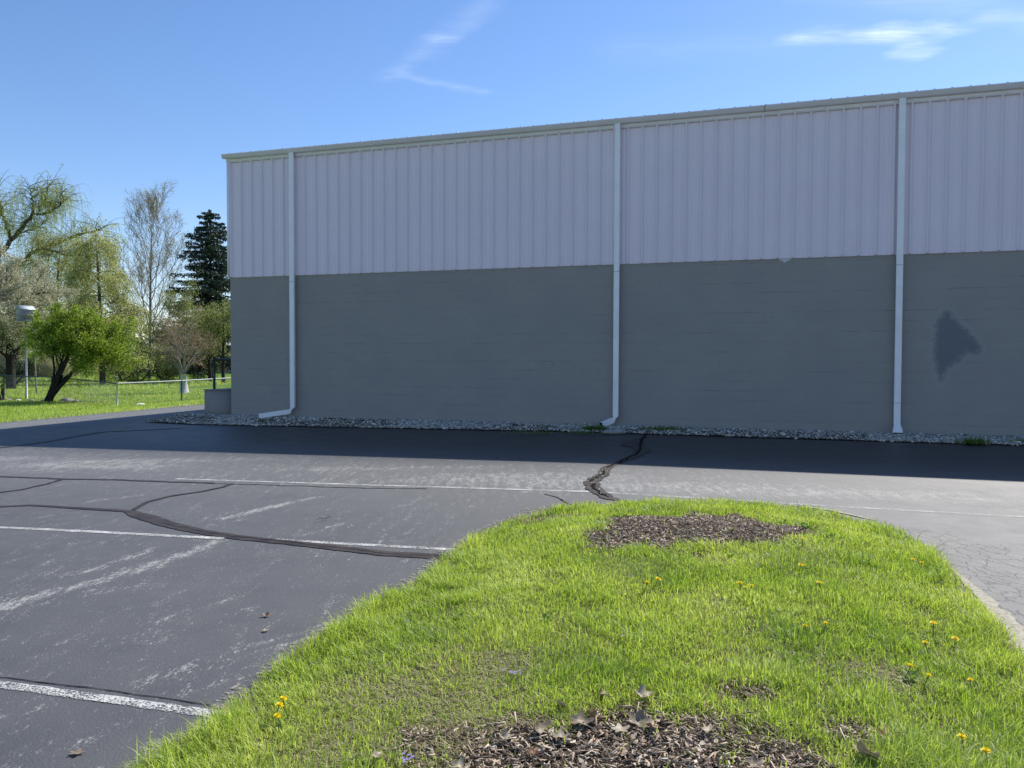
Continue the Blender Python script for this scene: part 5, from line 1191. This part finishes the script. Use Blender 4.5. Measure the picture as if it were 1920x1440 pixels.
for px, D, lab, sd_ in ((258, 58, 'dark twiggy shrub below the bright green tree at its right', 61), (228, 62, 'dark twiggy shrub behind the pale fence corner post', 62), (25, 52, 'dark twiggy shrub under the blossom tree', 63), (372, 66, 'dark brush heap behind the reddish tree', 64)):
    make_tree('bush', lab, 'shrub', gb(px, D), dict(starts=[((0, 0, 0), (dx, dy, .8), 1) for dx, dy in ((-.9, 0), (-.5, .3), (0, -.2), (.5, .3), (.9, 0), (-.2, .4))], segs=[4, 4, 3], wob=[.1, .2, .2], up=[0, 0, 0], taper=[.4, .4, .4], n=[1, 10, 7], t0=[.1, .1], ang=[.8, .8], len=[1.7, 1.0, .5], rad=.035, rr=[.5, .5], rmin=.012, shape=lambda t: 1), BARKD, L_OLIVE, 900, .09, sd_, jit=.12)
# cut stems at the left border
cs_ = G(6, 752, zf); root = empty('cut_shrub', [cs_[0], cs_[1] - .4, fz(cs_[0], cs_[1])]); tag(root, 'cluster of dark cut-back shrub stems at the left border in front of the fence', 'shrub')
mb = MB(); r = np.random.default_rng(3)
for k in range(16): x = -.35 + k * .045 + r.normal(0, .02); mb.tube([(x, r.normal(0, .1), -.05), (x + r.normal(0, .05), 0, r.uniform(.25, .85))], [.022, .014], 5)
mb.build('stems', BARKD, root)
# garden stones by the fence
WHITEST = simple('white_stone', (.62, .60, .55), .8, .3, .2, 9)
labs = ['dark bed stone nearest the cut shrub at the left border', 'white bed stone left of the bird house pole', 'grey bed stone just right of the bird house pole', 'grey bed stone left of the bright tree trunk', 'wide grey bed stone right of the bright tree trunk', 'dark bed stone further right of the bright tree trunk', 'small bed stone at the right end of the stone row']
for i, ((px, sc, w), lab) in enumerate(zip(((14, .16, 0), (34, .14, 1), (58, .15, 0), (84, .17, 0), (126, .26, 0), (142, .17, 0), (152, .12, 1)), labs)):
    rock('garden_stone', px, 752 + i * .6, sc, lab, 'stone', z=zf + .0, mat=WHITEST if w else ROCKM, seed=20 + i, group='stones along the planting bed')
rock('garden_stone', 264, 761, .15, 'white stone heap in the grass right of the pale fence corner post', 'stone', z=zf, mat=WHITEST, seed=31, sc=(1.5, .8, 1))
# shaded planting bed
P_ = np.array([G(a, b, zf)[:2] for a, b in ((-40, 757), (20, 756), (90, 757), (165, 760), (200, 762), (190, 758), (150, 753), (90, 751), (20, 750), (-40, 749))])
BEDM = simple('planting_bed_soil', (.05, .04, .03), .95, .1, .4, 6, bump=.6)
mesh_bed = mesh('planting_bed', np.column_stack([P_, [fz(*p) + .015 for p in P_]]), [np.array([list(range(10))])], BEDM); tag(mesh_bed, kind='structure')

# ------------------------------------------------------------------ distant houses and tree belt
def house(px, D, w, d, h, rh, rz, wallc, roofc, label, nm='house'):
    b = gb(px, D); root = empty(nm, b, rz); tag(root, label, 'house'); mb = MB(); mb.box(-w / 2, w / 2, -d / 2, d / 2, -.3, h)
    for sx_ in (-1, 1): mb.add([(sx_ * w / 2, -d / 2, h), (sx_ * w / 2, d / 2, h), (sx_ * w / 2, 0, h + rh)], [np.array([(0, 1, 2)])])
    mb.build('wall', simple(label[:12], wallc, .8, .3, .1, 2), root); mb = MB()
    for sy in (-1, 1):
        a = np.array([(-w / 2 - .4, 0, h + rh + .06), (w / 2 + .4, 0, h + rh + .06), (w / 2 + .4, sy * (d / 2 + .4), h - .1), (-w / 2 - .4, sy * (d / 2 + .4), h - .1)]); V = np.concatenate([a, a + [0, 0, .12]])
        mb.add(V, [np.array([(0, 1, 2, 3), (4, 7, 6, 5), (0, 4, 5, 1), (1, 5, 6, 2), (2, 6, 7, 3), (3, 7, 4, 0)])])
    mb.build('roof', simple(label[:12] + 'r', roofc, .85, .2, .15, 3), root)
    GL = bpy.data.materials.get('dark_glass') or simple('dark_glass', (.03, .04, .05), .2, .5, .05)
    for k in range(3):
        x = -w / 2 + w * (k + .5) / 3; fr = MB(); fr.box(x - .6, x + .6, -d / 2 - .05, -d / 2 + .01, 1.0, 2.2); f_ = fr.build('window', simple('window_frame_paint', (.6, .6, .58), .6), root); g_ = MB(); g_.box(x - .52, x + .52, -d / 2 - .06, -d / 2 - .04, 1.08, 2.12); g_.build('pane', GL, f_)
house(20, 84, 11, 8, 2.9, 1.9, R(8), (.24, .19, .13), (.10, .09, .085), 'brown house half hidden behind the blossom tree')
house(320, 118, 20, 9, 2.6, 2.2, R(-5), (.50, .48, .44), (.27, .26, .27), 'long pale single storey house far behind the reddish tree')
house(440, 112, 12, 9, 2.8, 2.4, R(10), (.62, .60, .58), (.40, .39, .40), 'pale house far behind the warehouse corner')

def belt():
    r = np.random.default_rng(88); C, S = [], []; tr = MB()
    for i in range(90):
        D = r.uniform(95, 150); px = r.uniform(-700, 560); b = gb(px, D); H = r.uniform(4.5, 9.5) if px > 215 else r.uniform(7, 12); n = 420
        tr.tube([b, b + [0, 0, H * .8]], [.15, .05], 4, cap=False)
        u = r.normal(0, 1, (n, 3)); u /= np.linalg.norm(u, axis=1)[:, None]; rad = r.random((n, 1)) ** .45
        lump = 1 + .35 * np.sin(u[:, :1] * 5 + i) * np.cos(u[:, 1:2] * 4 + i * 2)
        C.append(b + [0, 0, H * .55] + u * rad * lump * [H * .38, H * .38, H * .45])
    C = np.concatenate(C); C = C[C[:, 2] > .2]; V, Q, a = quad_leaves(C, .42, r, aspect=.7)
    mesh_o = mesh('tree_belt', V, [Q], L_OLIVE, attrs={'rnd': a}); tag(mesh_o, 'hazy olive tree belt far beyond the lawn', 'trees', kind='stuff')
    o = tr.build('tree_belt_trunks', BARK); o.parent = mesh_o
belt()
